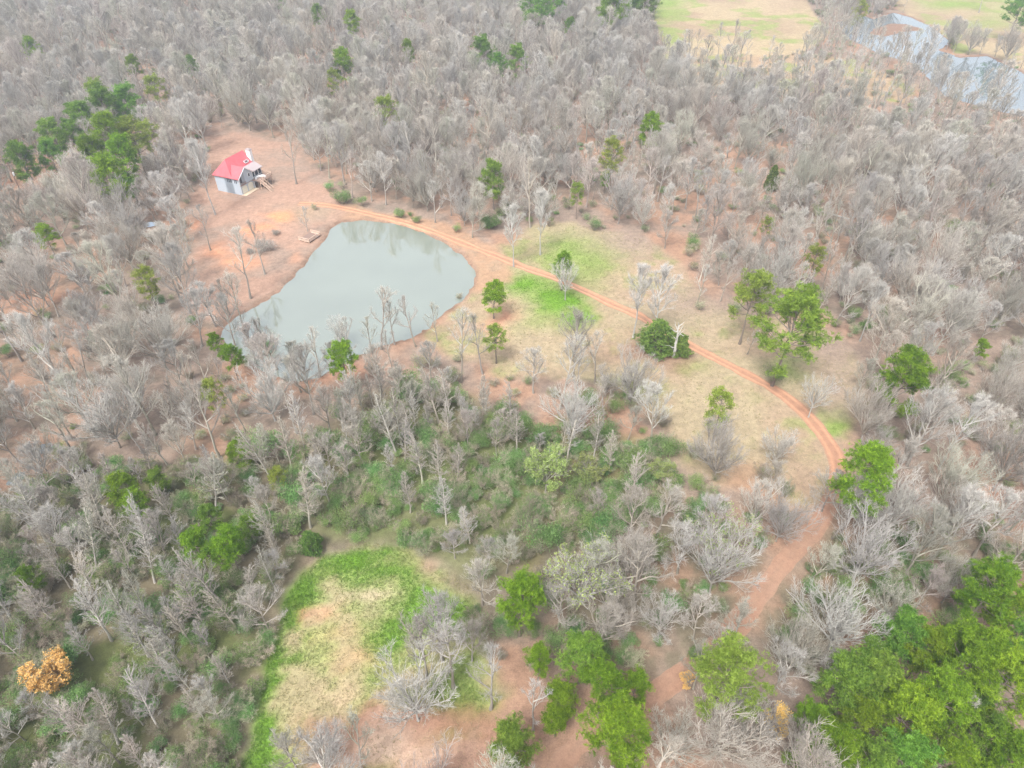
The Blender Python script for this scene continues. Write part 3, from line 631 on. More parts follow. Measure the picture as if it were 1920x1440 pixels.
def put(kind, var, x, y, s=1.0, sz=None, rz=0.0, label=None, adj=None):
    v = K[kind][var % len(K[kind])]; z = gz(x, y) - .05; nm, cat, grp = INFO[kind]; sc = (s, s, sz or s)
    if isinstance(v, tuple):
        o = bpy.data.objects.new(nm, None); COL.objects.link(o); o.empty_display_size = .5
        tl = TILT.get(kind, .02); o.location = (x, y, z); o.rotation_euler = (RNG.normal() * tl, RNG.normal() * tl, rz); o.scale = sc
        link('trunk', v[0], o); link('crown', v[1], o)
        hh = HT[kind][var % len(HT[kind])] * sc[2]
    else:
        o = link(nm, v, None, (x, y, z), rz, sc); hh = 2.0
    tag(o, label, cat, grp)
    b = proj(x, y, z); c = proj(x, y, z + hh * .7)
    PLACED.append((kind, o, (float(b[0]), float(b[1])), (float(c[0]), float(c[1])), adj, label, s))
    return o
NOM = {'bare': None}
HT = {'sparse': [17, 15, 19, 13], 'pine': [18, 20, 16, 19], 'darkpine': [16, 18, 14], 'olivepine': [17, 19], 'cedar': [8, 6.5, 10], 'bud': [12, 10, 14], 'orange': [9, 10], 'pale': [17, 20, 14], 'broad': [14, 16, 12, 15], 'bare': [18, 20, 16, 19, 15, 21, 14], 'slender': [12, 13.5, 10.5, 14.5], 'shrub': [3.6, 4.6, 2.8, 5.4], 'thicket': [4.2, 5.4, 3.4], 'brush': [2.4]}
RD = {'sparse': [3.6, 3.2, 4.2, 3.4], 'pine': [4.4, 4.8, 4.0, 4.2], 'darkpine': [4.4, 4.8, 4.0], 'olivepine': [4.6, 4.0], 'cedar': [2.6, 3.0, 2.0], 'bud': [5.2, 4.2, 6.2], 'orange': [3.9, 3.6], 'pale': [6.0, 4.6, 7.2], 'broad': [7.4, 8.2, 6.6, 7.8], 'bare': [6, 6.4, 5.6, 5.4, 5.8, 7, 4.8], 'slender': [1.6, 1.75, 1.5, 1.9], 'shrub': [2.6, 3, 2.2, 3.2], 'thicket': [2.6, 3, 2.4], 'brush': [3.6]}
CF = {'sparse': .7, 'pine': .72, 'darkpine': .62, 'olivepine': .68, 'cedar': .4, 'bud': .6, 'orange': .55, 'pale': .6, 'broad': .6, 'bare': .68, 'slender': .55, 'shrub': .5, 'thicket': .5, 'brush': .3}
RNG = np.random.default_rng(7)
TAKEN = []
def crown_at(kind, px_, py_, rad, var=None, label=None, hmul=1.0, adj=None):
    """stands the tree whose crown is seen around this pixel with this half width"""
    var = int(RNG.integers(0, len(K[kind]))) if var is None else var
    h0, r0 = HT[kind][var % len(HT[kind])], RD[kind][var % len(RD[kind])]
    s = 1.0
    for _ in range(6):
        p = at(px_, py_, h0 * s * CF[kind] * hmul); dep = p[1] * CT - (p[2] - H_CAM) * ST
        s = np.clip(rad * dep / FPX / r0, .35, 2.0)
    TAKEN.append((p[0], p[1], r0 * s, kind))
    return put(kind, var, p[0], p[1], s, s * hmul, RNG.random() * 6.28, label, adj)
def base_at(kind, px_, py_, s=1.0, var=0, label=None, sz=None, adj=None, rz=None):
    p = at(px_, py_); TAKEN.append((p[0], p[1], RD[kind][var] * s, kind)); return put(kind, var, p[0], p[1], s, sz, RNG.random() * 6.28 if rz is None else rz, label, adj)
# ------------------------------------------------------------------ house by the pond
M['siding'] = plain('white_siding', (.42, .48, .54), .6, .06, 3)
M['red_roof'] = plain('red_metal_roof', (.50, .105, .12), .45, .3, .5)
M['grey_roof'] = plain('grey_shingle', (.36, .31, .31), .9, .15, 8)
M['trim'] = plain('white_trim', (.78, .78, .78), .5, .05, 4)
M['cream'] = plain('cream_door', (.72, .69, .56), .5, .05, 2)
M['dark'] = plain('dark_glass', (.03, .04, .06), .15, .2, 2)
M['deck'] = plain('pale_deck_board', (.52, .38, .29), .75, .15, 9)
M['deck_floor'] = plain('worn_deck_floor', (.22, .15, .12), .85, .2, 9)
M['concrete'] = plain('pale_concrete', (.62, .50, .36), .9, .12, 4)
M['brown'] = plain('brown_beam', (.30, .20, .16), .8, .15, 5)
P1 = at(454.4, 366); HA = math.radians(67.1)
house = bpy.data.objects.new('house', None); COL.objects.link(house)
house.location = (P1[0], P1[1], gz(P1[0] - 4, P1[1] + 7) + .1); house.rotation_euler = (0, 0, HA); house.scale = (.86, .86, .98)
tag(house, 'white two storey house with a red metal roof, chimney and raised deck by the pond', 'house')
def part(name, mb, m, parent=None, label=None):
    o = link(name, mb.mesh(name, [m], False), parent or house)
    if label: o['label'] = label
    return o
mb = MB(); mb.prism([(0, 0, -.9), (7.15, 0, -.9), (7.15, 0, 5.25), (3.57, 0, 7.55), (0, 0, 5.25)], (0, 6.4, 0))
mb.prism([(3.0, 2.9, -.9), (3.0, 2.9, 5.35), (3.0, 6.8, 9.2), (3.0, 10.7, 5.35), (3.0, 10.7, -.9)], (9.0, 0, 0)); mb.box((1.5, 6.83, 2.15), (3.0, 7.8, 6.1))
mb.box((10.05, 1.9, 3.4), (5.7, 2.0, 2.0)); part('wall', mb, M['siding'])
mb = MB()
for s in (-1, 1):
    x0 = 3.57 + s * 4.1; mb.prism([(x0, -.45, 5.02), (3.57, -.45, 7.66), (3.57, -.45, 7.84), (x0, -.45, 5.2)], (0, 5.6, 0))
    y0 = 6.8 - s * 4.4; mb.prism([(-.5, y0, 5.18), (12.4, y0, 5.18), (12.4, 6.8, 9.5), (3.0, 6.8, 9.5)], (0, 0, -.18))
mb.prism([(-.5, 2.4, 5.18), (3.0, 6.8, 9.5), (-.5, 11.2, 5.18)], (0, 0, -.18))
roof = part('roof', mb, M['red_roof'])
mb = MB()
for k in range(17):
    x = 3.1 + k * .56
    mb.bar((x, 2.42, 5.2), (x, 6.8, 9.51), .035)
part('roof_seam', mb, M['red_roof'], roof)
mb = MB(); mb.box((12.75, 4.4, 4.4), (1.25, 1.7, 10.8)); chim = part('chimney', mb, M['trim'])
mb = MB(); mb.box((12.75, 4.4, 9.9), (1.45, 1.9, .22)); mb.box((12.75, 4.4, 10.1), (.7, .9, .18)); part('chimney_cap', mb, M['grey_roof'], chim)
mb = MB(); mb.prism([(7.2, .1, 4.75), (7.2, 3.4, 6.0), (7.2, 3.4, 6.15), (7.2, .1, 4.9)], (6.0, 0, 0)); part('porch_roof', mb, M['grey_roof'])
for xa, xb in ((7.5, 9.1), (9.4, 11.0), (11.3, 12.7)):
    mb = MB(); mb.box(((xa + xb) / 2, .88, 3.75), (xb - xa, .05, 1.7)); wdw = part('window', mb, M['dark'])
    mb = MB(); mb.box((xa - .08, .82, 3.7), (.14, .12, 2.1)); mb.box((xb + .08, .82, 3.7), (.14, .12, 2.1)); mb.box(((xa + xb) / 2, .82, 2.84), (xb - xa, .12, .1)); part('window_frame', mb, M['trim'], wdw)
mb = MB(); mb.box((5.45, -.02, 4.75), (.8, .06, .95)); wdw = part('window', mb, M['dark'])
mb = MB()
for c, s in (((5.45, -.05, 4.22), (1.04, .1, .1)), ((5.45, -.05, 5.28), (1.04, .1, .1)), ((4.98, -.05, 4.75), (.1, .1, .96)), ((5.92, -.05, 4.75), (.1, .1, .96))): mb.box(c, s)
part('window_frame', mb, M['trim'], wdw)
for yy in (1.2, 1.9, 3.6, 4.3, 5.0):
    mb = MB(); mb.box((-.02, yy, 4.1), (.06, .3, 1.2)); part('window', mb, M['dark'])
mb = MB(); mb.prism([(.5, -.03, 3.55), (3.0, -.03, 3.55), (3.0, -.03, 6.75), (.5, -.03, 5.15)], (0, .06, 0)); bal = part('balcony', mb, plain('painted_recess_shade', (.30, .33, .37), .8, .1))  # no real recess: its shade is painted as this flat panel's darker grey
mb = MB(); mb.prism([(.6, -.06, 3.6), (1.5, -.06, 3.6), (1.5, -.06, 5.55), (.6, -.06, 5.0)], (0, .04, 0)); part('door', mb, M['dark'], bal)
mb = MB(); mb.box((1.75, -.3, 3.55), (2.7, .07, .09)); mb.box((1.75, -.3, 2.98), (2.7, .07, .09))
for k in range(13): mb.box((.5 + k * .21, -.3, 3.26), (.05, .05, .5))
mb.box((1.75, -.2, 2.85), (2.8, .36, .1)); part('railing', mb, M['brown'], bal)
mb = MB(); mb.box((3.57, -.06, 2.68), (7.15, .1, .14)); part('beam', mb, M['brown'])
mb = MB()
for s in (-1, 1): mb.bar((3.57 + s * 4.05, -.5, 5.02), (3.57, -.5, 7.66), .16)
mb.box((.06, -.06, 2.2), (.16, .1, 5.9)); mb.box((7.09, -.06, 2.2), (.16, .1, 5.9)); part('trim', mb, M['trim'])
mb = MB(); mb.box((9.9, 3.75, 6.72), (1.7, .14, .2)); mb.box((9.9, 4.3, 7.3), (1.9, .1, .16)); mb.box((9.02, 4.0, 7.0), (.1, .75, .3)); mb.box((10.78, 4.0, 7.0), (.1, .75, .3)); sk = part('skylight', mb, M['trim'])
mb = MB(); mb.box((9.9, 4.03, 6.98), (1.66, .5, .1)); part('pane', mb, M['dark'], sk)
def arch(xc, hw, zt):
    return [(xc - hw, -.05, 0), (xc + hw, -.05, 0), (xc + hw, -.05, zt - .6)] + [(xc + hw * math.cos(a), -.05, zt - .6 + .6 * math.sin(a)) for a in np.linspace(.3, math.pi - .3, 8)] + [(xc - hw, -.05, zt - .6)]
for xc in (2.0, 5.1):
    mb = MB(); mb.prism(arch(xc, 1.25, 2.35), (0, .09, 0)); gd = part('garage_door', mb, M['cream'])
    mb = MB()
    for z in (.55, 1.1, 1.65): mb.box((xc, -.07, z), (2.4, .03, .04))
    part('panel_line', mb, M['trim'], gd)
mb = MB(); mb.box((3.4, -.95, -.12), (7.0, 1.75, .3)); part('apron', mb, M['concrete'])
mb = MB(); mb.box((9.7, -1.75, 2.52), (6.6, 3.4, .12)); mb.box((10.1, .4, 2.52), (5.8, .88, .12)); dk = part('deck', mb, M['deck_floor'])
mb = MB()
for a, b in (((13, -3.4, 0), (13, .8, 0)), ((8.0, -3.4, 0), (13, -3.4, 0))):
    for z in (3.55, 3.15, 2.75): mb.bar((a[0], a[1], z), (b[0], b[1], z), .11 if z > 3.5 else .07)
for x, y in ((13, -3.4), (13, -1.3), (13, .8), (10.5, -3.4), (8.0, -3.4)): mb.box((x, y, 3.1), (.14, .14, 1.1))
part('railing', mb, M['deck'], dk)
mb = MB()
mb.box((9.7, -3.42, 2.4), (6.6, .08, .3)); mb.box((13.02, -1.3, 2.4), (.08, 4.1, .3)); part('rim_board', mb, M['deck'], dk)
for x, y in ((6.6, -3.3), (8.2, -3.3), (10.5, -3.3), (12.9, -3.3), (12.9, -.9), (10.5, -.9), (8.2, -.9)):
    mb = MB(); mb.box((x, y, .85), (.2, .2, 3.2)); part('post', mb, M['deck'], dk)
mb = MB(); ang = np.linspace(-.6, 2.4, 12)
for a, b in zip(ang[:-1], ang[1:]):
    mb.prism([(8.9 + 1.5 * math.cos(a), -1.8 + 1.2 * math.sin(a), 2.6), (8.9 + 1.5 * math.cos(b), -1.8 + 1.2 * math.sin(b), 2.6), (8.9 + 2.1 * math.cos(b), -1.8 + 1.8 * math.sin(b), 2.6), (8.9 + 2.1 * math.cos(a), -1.8 + 1.8 * math.sin(a), 2.6)], (0, 0, .45))
part('curved_bench', mb, M['trim'], dk)
mb = MB(); n_ = 13
for k in range(n_): mb.box((7.25, -3.55 - k * .33, 2.4 - k * .2), (1.25, .36, .06))
for x in (6.6, 7.9):
    mb.prism([(x - .04, -3.4, 2.2), (x - .04, -3.4, 2.52), (x - .04, -7.7, -.1), (x - .04, -7.7, -.42)], (.08, 0, 0))
    mb.bar((x, -3.4, 3.5), (x, -7.7, .95), .12)
    for k in range(4): mb.box((x, -3.6 - k * 1.35, 2.9 - k * .8), (.1, .1, 1.3))
part('stairs', mb, M['deck'])

# ------------------------------------------------------------------ small things
def frame(A, B):
    v = np.array(B) - np.array(A); return math.atan2(v[1], v[0]), float(np.linalg.norm(v[:2]))
A_, B_, C_ = at(560, 446, .9), at(579, 451, .9), at(593.5, 436, .9)
a1, l1 = frame(A_, B_); a2, l2 = frame(B_, C_); l1, l2 = min(l1, 4.2), min(l2, 5.2)
dock = bpy.data.objects.new('pond_dock', None); COL.objects.link(dock); dock.location = (B_[0], B_[1], 0); dock.rotation_euler = (0, 0, a1 + math.pi)
tag(dock, 'small square wooden fishing dock with railings at the edge of the pond', 'dock')
sgn = 1 if math.sin(a2 - a1 - math.pi) > 0 else -1
mb = MB()
for k in range(14): mb.box((l1 / 2, sgn * l2 * (k + .5) / 14, .42), (l1, l2 / 14 - .03, .07))
part('floor', mb, M['deck_floor'], dock)
mb = MB(); pts = [(l1, 0), (0, 0), (0, sgn * l2), (l1 * .9, sgn * l2)]
for p, q_ in zip(pts[:-1], pts[1:]):
    for z, wd in ((1.25, .13), (.8, .1), (.45, .2)): mb.bar((*p, z), (*q_, z), wd)
part('railing', mb, M['deck'], dock)
for x, y in ((l1, 0), (l1 / 2, 0), (0, 0), (0, sgn * l2 / 2), (0, sgn * l2), (l1 * .9, sgn * l2)):
    mb = MB(); mb.box((x, y, .3), (.16, .16, 2.0)); part('post', mb, M['deck'], dock)

A_, B_ = at(355, 578), at(378, 570); a1, l1 = frame(A_, B_)
plat = bpy.data.objects.new('plank_platform', None); COL.objects.link(plat); plat.location = (A_[0], A_[1], gz(A_[0], A_[1])); plat.rotation_euler = (0, 0, a1)
tag(plat, 'low weathered plank platform lying on leaf litter left of the pond', 'platform')
M['weathered'] = plain('weathered_plank', (.42, .31, .25), .9, .25, 5)
mb = MB()
for k in range(5): mb.box((l1 / 2 + .1 * (k % 2), .2 + k * .27, .5), (l1 + .2, .24, .06))
mb.box((l1 / 2 - .2, 1.85, .35), (l1 * .8, .3, .07)); part('top', mb, M['weathered'], plat)
for x in (.3, l1 - .3):
    mb = MB(); mb.box((x, .7, .2), (.16, 1.3, .5)); part('leg', mb, M['brown'], plat)

p = at(43, 367); q_ = at(13, 297, 10.5)
pole = bpy.data.objects.new('utility_pole', None); COL.objects.link(pole); pole.location = (p[0], p[1], gz(p[0], p[1])); tag(pole, 'thin wooden utility pole with a white transformer at the left edge', 'utility pole')
mb = MB(); mb.tubes(np.array([[(0, 0, -.5), (0, 0, 5), (0, 0, 10.5)]]), np.array([[.17, .14, .11]]), 7); part('pole', mb, M['brown'], pole)
mb = MB(); mb.box((0, .16, 9.8), (2.4, .1, .12), .5); part('crossarm', mb, M['weathered'], pole)
mb = MB(); mb.tubes(np.array([[(.34, 0, 6.4), (.34, 0, 7.4)]]), .26, 10); mb.poly([(.34 + .26 * math.cos(a), .26 * math.sin(a), 7.4) for a in np.linspace(0, 6.28, 11)[:-1]]); part('transformer', mb, M['trim'], pole)

p = at(283, 422); rngt = np.random.default_rng(3)
mb = MB(); n_ = 9; g = np.stack(np.meshgrid(np.linspace(-1.7, 1.7, n_), np.linspace(-1.2, 1.2, n_), indexing='ij'), -1)
zz = .75 * np.exp(-((g[..., 0] / 1.2) ** 2 + (g[..., 1] / .8) ** 2) ** 2) + rngt.random((n_, n_)) * .12 + .05
V = np.concatenate([g, zz[..., None]], -1).reshape(-1, 3); ix = np.arange(n_ * n_).reshape(n_, n_)
mb.add(V, np.concatenate([np.stack([ix[:-1, :-1], ix[1:, :-1], ix[1:, 1:]], -1).reshape(-1, 3), np.stack([ix[:-1, :-1], ix[1:, 1:], ix[:-1, 1:]], -1).reshape(-1, 3)]), .5)
o = link('tarp', mb.mesh('tarp', [plain('pale_blue_sheet', (.38, .47, .58), .5, .1)]), None, (p[0], p[1], gz(p[0], p[1])), .4); tag(o, 'pale blue tarp crumpled in the woods left of the house yard', 'tarp')

def log(x0, y0, x1, y1, r, label, m='pale_bark'):
    A, B = at(x0, y0), at(x1, y1); A[2] = gz(A[0], A[1]) + r * .7; B[2] = gz(B[0], B[1]) + r * .7 + .2
    t = np.linspace(0, 1, 7)[:, None]; rg = np.random.default_rng(int(x0)); P = A * (1 - t) + B * t; P = P - A; P[1:-1] += rg.normal(size=(5, 3)) * [.15, .15, .06]
    mb = MB(); mb.tubes(P[None], (r * (1 - .6 * t[:, 0]))[None], 7, .6)
    K_, L_ = kids(P[None], 7, rg, .45, .7, .9, .35, np.array([2.6]), 4); mb.tubes(K_, r * .3 * np.linspace(1, .3, 4)[None], 4, .5)
    o = link('fallen_log', mb.mesh('fallen_log', [M[m]]), None, tuple(A)); tag(o, label, 'log', 'fallen logs')
log(1592, 412, 1538, 398, .28, 'pale fallen trunk lying flat in the woods at the right')
log(1478, 218, 1446, 204, .3, 'short dark fallen trunk beside the white domed tree', 'bark')
log(1885, 1092, 1930, 1050, .34, 'thick fallen trunk at the right edge above the pine stand', 'pine_bark')
log(415, 815, 432, 825, .2, 'small grey fallen log near the round bright pine', 'bark')
log(392, 590, 408, 604, .16, 'pale broken log beside the plank platform')

# ------------------------------------------------------------------ trees and bushes one can point at
def CA(kind, x, y, r, label, var=None, h=1.0): return crown_at(kind, x, y, r, var, label, h)
# evergreens: crown centre, half width in photo pixels
for x, y, r, h in [(60,95,15,1.),(250,125,14,1.)]: pass
CA('pine', 60, 95, 15, 'small bright pine alone near the upper left corner', 1)
CA('pine', 250, 125, 14, 'lone pine upslope of the pine clump left of the house', 0)
CA('olivepine', 293, 172, 19, 'thin pine just beyond the pine clump left of the house', 0)
CA('darkpine', 360, 128, 13, 'faint dull green pine behind the large round bare crown', 0)
for i, (x, y, r, k, lb) in enumerate([(185,180,20,'olivepine','yellowish pine at the far tip of the clump left of the house'), (200,212,27,'darkpine','tall pine in the far half of the clump left of the house'),
    (238,206,26,'darkpine','pine on the far right shoulder of the clump left of the house'), (160,238,26,'darkpine','pine on the far left shoulder of the clump left of the house'),
    (213,255,30,'pine','large pine in the middle of the clump left of the house'), (250,262,24,'olivepine','pale pine on the house side of the clump left of the house'),
    (176,290,26,'pine','bright pine on the near left of the clump left of the house'), (228,300,28,'pine','bright pine on the near right of the clump left of the house'),
    (278,262,22,'olivepine','thin pine at the right tip of the clump left of the house'), (105,265,24,'darkpine','dark pine standing left of the clump by the house'),
    (135,255,18,'darkpine','pine at the left tip of the clump by the house'), (207,335,28,'pine','tall pine at the near end of the clump left of the house'), (238,352,18,'darkpine','short pine at the near foot of the clump left of the house'),
    (98,300,20,'darkpine','dark pine between the clump and the broad dark pine at the left edge'), (45,308,25,'darkpine','broad dark pine beside the utility pole')]):
    CA(k, x, y, r, lb, i)
CA('pine', 643, 122, 19, 'bright pine upslope of the yard, right one of a pair', 2); CA('olivepine', 627, 155, 14, 'yellowish pine just below a bright pine upslope of the yard', 1)
CA('pine', 660, 43, 14, 'small pine near the top edge left of the middle', 3); CA('darkpine', 597, 35, 13, 'dull green pine near the top edge, left of a small bright one', 1); CA('darkpine', 520, 5, 14, 'dark pine cut by the top edge left of the middle', 1)
CA('pine', 767, 98, 12, 'narrow pine alone in the far grey woods', 0, 1.3); CA('olivepine', 723, 217, 23, 'thin crowned pine alone in the woods beyond the dam', 0)
CA('darkpine', 1003, 22, 26, 'dark pine at the top edge right of the middle', 1); CA('darkpine', 1030, 5, 24, 'hazy dark pine touching the top edge behind another', 0); CA('pine', 1068, 47, 10, 'small bright pine right of a dark pine at the top edge', 2)
CA('pine', 1150, 18, 22, 'bright pine beside the corner of the far field', 1); CA('darkpine', 1178, 8, 24, 'dark pine behind the bright pine at the far field corner', 2); CA('darkpine', 1135, 30, 16, 'small dark pine left of the bright pine at the far field corner', 0); CA('darkpine', 1208, 6, 20, 'dark pine on the edge of the far field', 1)
CA('pine', 1220, 243, 20, 'flat topped bright pine rising alone above grey woods', 2)
CA('olivepine', 1148, 300, 22, 'thin tall pine in woods beyond the clearing', 1); CA('pine', 1135, 335, 9, 'tiny bright pine under a thin tall pine', 3); CA('olivepine', 1083, 368, 14, 'narrow yellowish pine at the far edge of the clearing', 0, 1.3)
CA('darkpine', 925, 342, 21, 'narrow deep green pine above a dark bush by the track', 2, 1.2); CA('cedar', 1447, 338, 15, 'dark upright cedar alone in the right hand woods', 0, 1.1); CA('olivepine', 1440, 425, 13, 'small yellowish pine below the upright cedar', 0)
CA('olivepine', 1525, 490, 20, 'yellowish pine behind a pale forked tree', 1); CA('olivepine', 1408, 565, 40, 'flat crowned yellow green pine at the far side of the clearing', 0); CA('darkpine', 1478, 628, 54, 'largest pine by the track, rounded and deep green', 1, 1.0)
crown_at('shrub', 1452, 704, 26, 3, 'green bush at the foot of the largest pine by the track')
CA('pine', 1055, 497, 17, 'small bright pine inside the pale tree on the green patch', 3)
CA('pine', 925, 552, 23, 'pine at the right tip of the pond', 2, .8); CA('olivepine', 930, 635, 22, 'thin pine in grey trees below the right tip of the pond', 1, .8)
CA('pine', 645, 676, 27, 'bright upright pine on the near shore of the pond', 1); CA('pine', 433, 670, 19, 'pine left of the pond in front of its narrow end', 0); CA('pine', 404, 643, 8, 'very small pine beside another left of the pond', 3)
CA('olivepine', 400, 745, 21, 'pale yellow pine in the woods left of the white fan shaped tree', 0, 1.3); CA('pine', 87, 444, 17, 'bright pine in grey woods left of the yard', 1); CA('olivepine', 278, 535, 22, 'yellowish pine on litter left of the plank platform', 1)
CA('pine', 448, 843, 24, 'small round bright pine in brown thicket', 2, .6); CA('olivepine', 520, 895, 11, 'tiny yellow green pine right of the small round pine', 0)
CA('pine', 228, 918, 26, 'bright pine at the left of a clump of three', 0); CA('pine', 257, 945, 24, 'bright pine in front in a clump of three', 1); CA('darkpine', 296, 905, 19, 'deeper green pine at the right of a clump of three', 2)
CA('pine', 368, 1025, 30, 'left pine of the clump near the top of the lower field', 1); CA('darkpine', 392, 972, 20, 'dark pine at the back of the clump near the lower field', 0); CA('pine', 428, 1022, 32, 'rounded right pine of the clump near the lower field', 2); CA('darkpine', 468, 990, 16, 'small deep green pine right of the clump near the lower field', 1)
CA('cedar', 582, 1018, 25, 'dark round cedar at the top left corner of the lower field', 1, 1.0)
CA('pine', 57, 1083, 16, 'small bright pine at the left edge of the slender trees', 3)
CA('olivepine', 1352, 768, 27, 'open crowned pine alone on the tan grass inside the bend', 1); CA('pine', 1690, 712, 42, 'pine half hidden by bare twigs right of the clearing', 2); CA('pine', 1622, 903, 52, 'big bright domed pine beside the bend of the track', 0)
CA('pine', 975, 1120, 42, 'round pine at the upper right of the lower field', 3); CA('darkpine', 1090, 1238, 40, 'deep green pine at the far side of the bottom pine group', 0)
CA('pine', 1010, 1240, 25, 'narrow pine on the left of the bottom pine group', 1); CA('pine', 1052, 1312, 32, 'upright pine in the middle left of the bottom pine group', 2); CA('pine', 1130, 1290, 40, 'yellow green pine in the middle of the bottom pine group', 0); CA('pine', 1192, 1290, 27, 'bright pine on the right of the bottom pine group', 3)
CA('pine', 1162, 1385, 60, 'broad pine at the bottom right of the bottom pine group', 1); CA('darkpine', 955, 1405, 42, 'round pine on brown litter at the bottom edge', 2); CA('pine', 1043, 1350, 24, 'small pine beside the path at the bottom', 2)
CA('olivepine', 1360, 1280, 66, 'large yellow green pine with an open speckled crown below the track', 0)
for i, (x, y, r, k, lb) in enumerate([(1690,1205,40,'darkpine','pine at the top left of the corner pine stand'), (1735,1222,36,'pine','bright pine at the top of the corner pine stand'), (1585,1290,46,'darkpine','dark pine on the left side of the corner pine stand'),
    (1645,1285,44,'darkpine','dark pine second from the left in the corner pine stand'), (1522,1348,28,'pine','small bright pine at the left tip of the corner pine stand'), (1560,1415,50,'pine','bright pine at the bottom left of the corner pine stand'),
    (1700,1330,46,'pine','bright pine at the heart of the corner pine stand'), (1765,1310,46,'pine','second bright pine at the heart of the corner stand, right of a bare crown'), (1822,1232,54,'pine','large yellow green pine at the upper right of the corner stand'),
    (1885,1285,56,'pine','large pine at the right edge of the corner stand'), (1630,1240,28,'darkpine','bluish pine behind two dark ones in the corner stand'), (1855,1110,44,'pine','pale bright pine upslope of the corner stand'), (1905,1150,40,'pine','pine at the right edge above the corner stand'),
    (1912,1215,34,'darkpine','deep green pine at the right edge between brighter ones'), (1700,1432,44,'darkpine','round pine on the bottom edge of the corner stand'), (1775,1425,38,'pine','bottom edge pine right of the round one in the corner stand'),
    (1838,1385,40,'darkpine','deep green pine lower right in the corner stand'), (1895,1425,44,'pine','bright pine in the very bottom right corner'), (1640,1440,38,'darkpine','dark pine on the bottom edge left of the round one in the corner stand'), (1612,1352,32,'pine','bright pine beside a bare crown within the corner stand'),
    (1510,1425,26,'darkpine','dark pine at the bottom left foot of the corner stand'), (1812,1330,34,'darkpine','dark pine behind the heart of the corner stand'), (1790,1195,22,'darkpine','small dark pine at the top right of the corner stand')]):
    CA(k, x, y, r * 1.12, lb, i)
CA('pine', 1840, 655, 13, 'small yellow pine in the right hand woods', 2); CA('darkpine', 1912, 22, 22, 'dark tree at the top right corner of the far bank', 1); CA('olivepine', 1615, 22, 14, 'thin pine standing by the river', 1)
for x, y, r, lb in [(905,105,20,'dark pine under white twigs in the far woods'), (970,118,18,'dark pine at the right of a far dark patch'), (935,130,16,'dark pine at the front of a far dark patch')]: CA('darkpine', x, y, r, lb)
# budding and orange trees, cedars
CA('bud', 1025, 872, 54, 'large round tree in pale green leaf in the middle of the thicket', 0); CA('bud', 1108, 878, 36, 'soft pale green tree right of the large round green one', 1, .8); CA('bud', 1240, 875, 30, 'pale green tree at the right end of the thicket by the track', 1, .8)
CA('bud', 1090, 1070, 95, 'very broad bare tree with yellowish buds above the bottom pines', 2); CA('bud', 1360, 1010, 78, 'broad pale tree tinged with green inside the lower bend', 2); CA('bud', 1700, 1290, 20, 'small budding tree in the corner stand', 1, .7) if False else None
CA('orange', 92, 1262, 50, 'golden orange tree among grey slender trees', 0); CA('orange', 1462, 1350, 42, 'orange tinged tree left of the corner pine stand', 1); CA('orange', 1290, 1275, 18, 'small orange bush left of the large yellow green pine', 0, .7)
base_at('cedar', 1230, 655, 1.6, 1, 'dark cedar clump beside the track, under a pale bare tree', 1.15); base_at('cedar', 1270, 662, 1.0, 1, 'small cedar right of the dark clump beside the track', .8)
# dead snag
rg = np.random.default_rng(12); mb = MB(); t = np.linspace(0, 1, 8)[:, None]; P = np.concatenate([rg.normal(size=(8, 2)) * .12 * t, t * 8.5 - .2], 1); mb.tubes(P[None], (.42 * (1 - .75 * t[:, 0]))[None], 7, .75)
Kp, Lp = kids(P[None], 16, rg, .2, .3, .9, .35, np.array([3.0]), 5, .3); mb.tubes(Kp, np.linspace(.11, .03, 5)[None], 4, .9); K2, _ = kids(Kp, 3, rg, .3, .7, .8, .3, Lp * .45, 4, .3); mb.tubes(K2, np.linspace(.04, .014, 4)[None], 3, .9)
p = at(1263, 668); o = link('dead_snag', mb.mesh('dead_snag', [M['pale_bark']]), None, (p[0], p[1], gz(p[0], p[1]))); tag(o, 'pale dead snag with broken limbs in front of the dark cedar clump', 'dead tree'); TAKEN.append((p[0], p[1], 2, 'snag'))
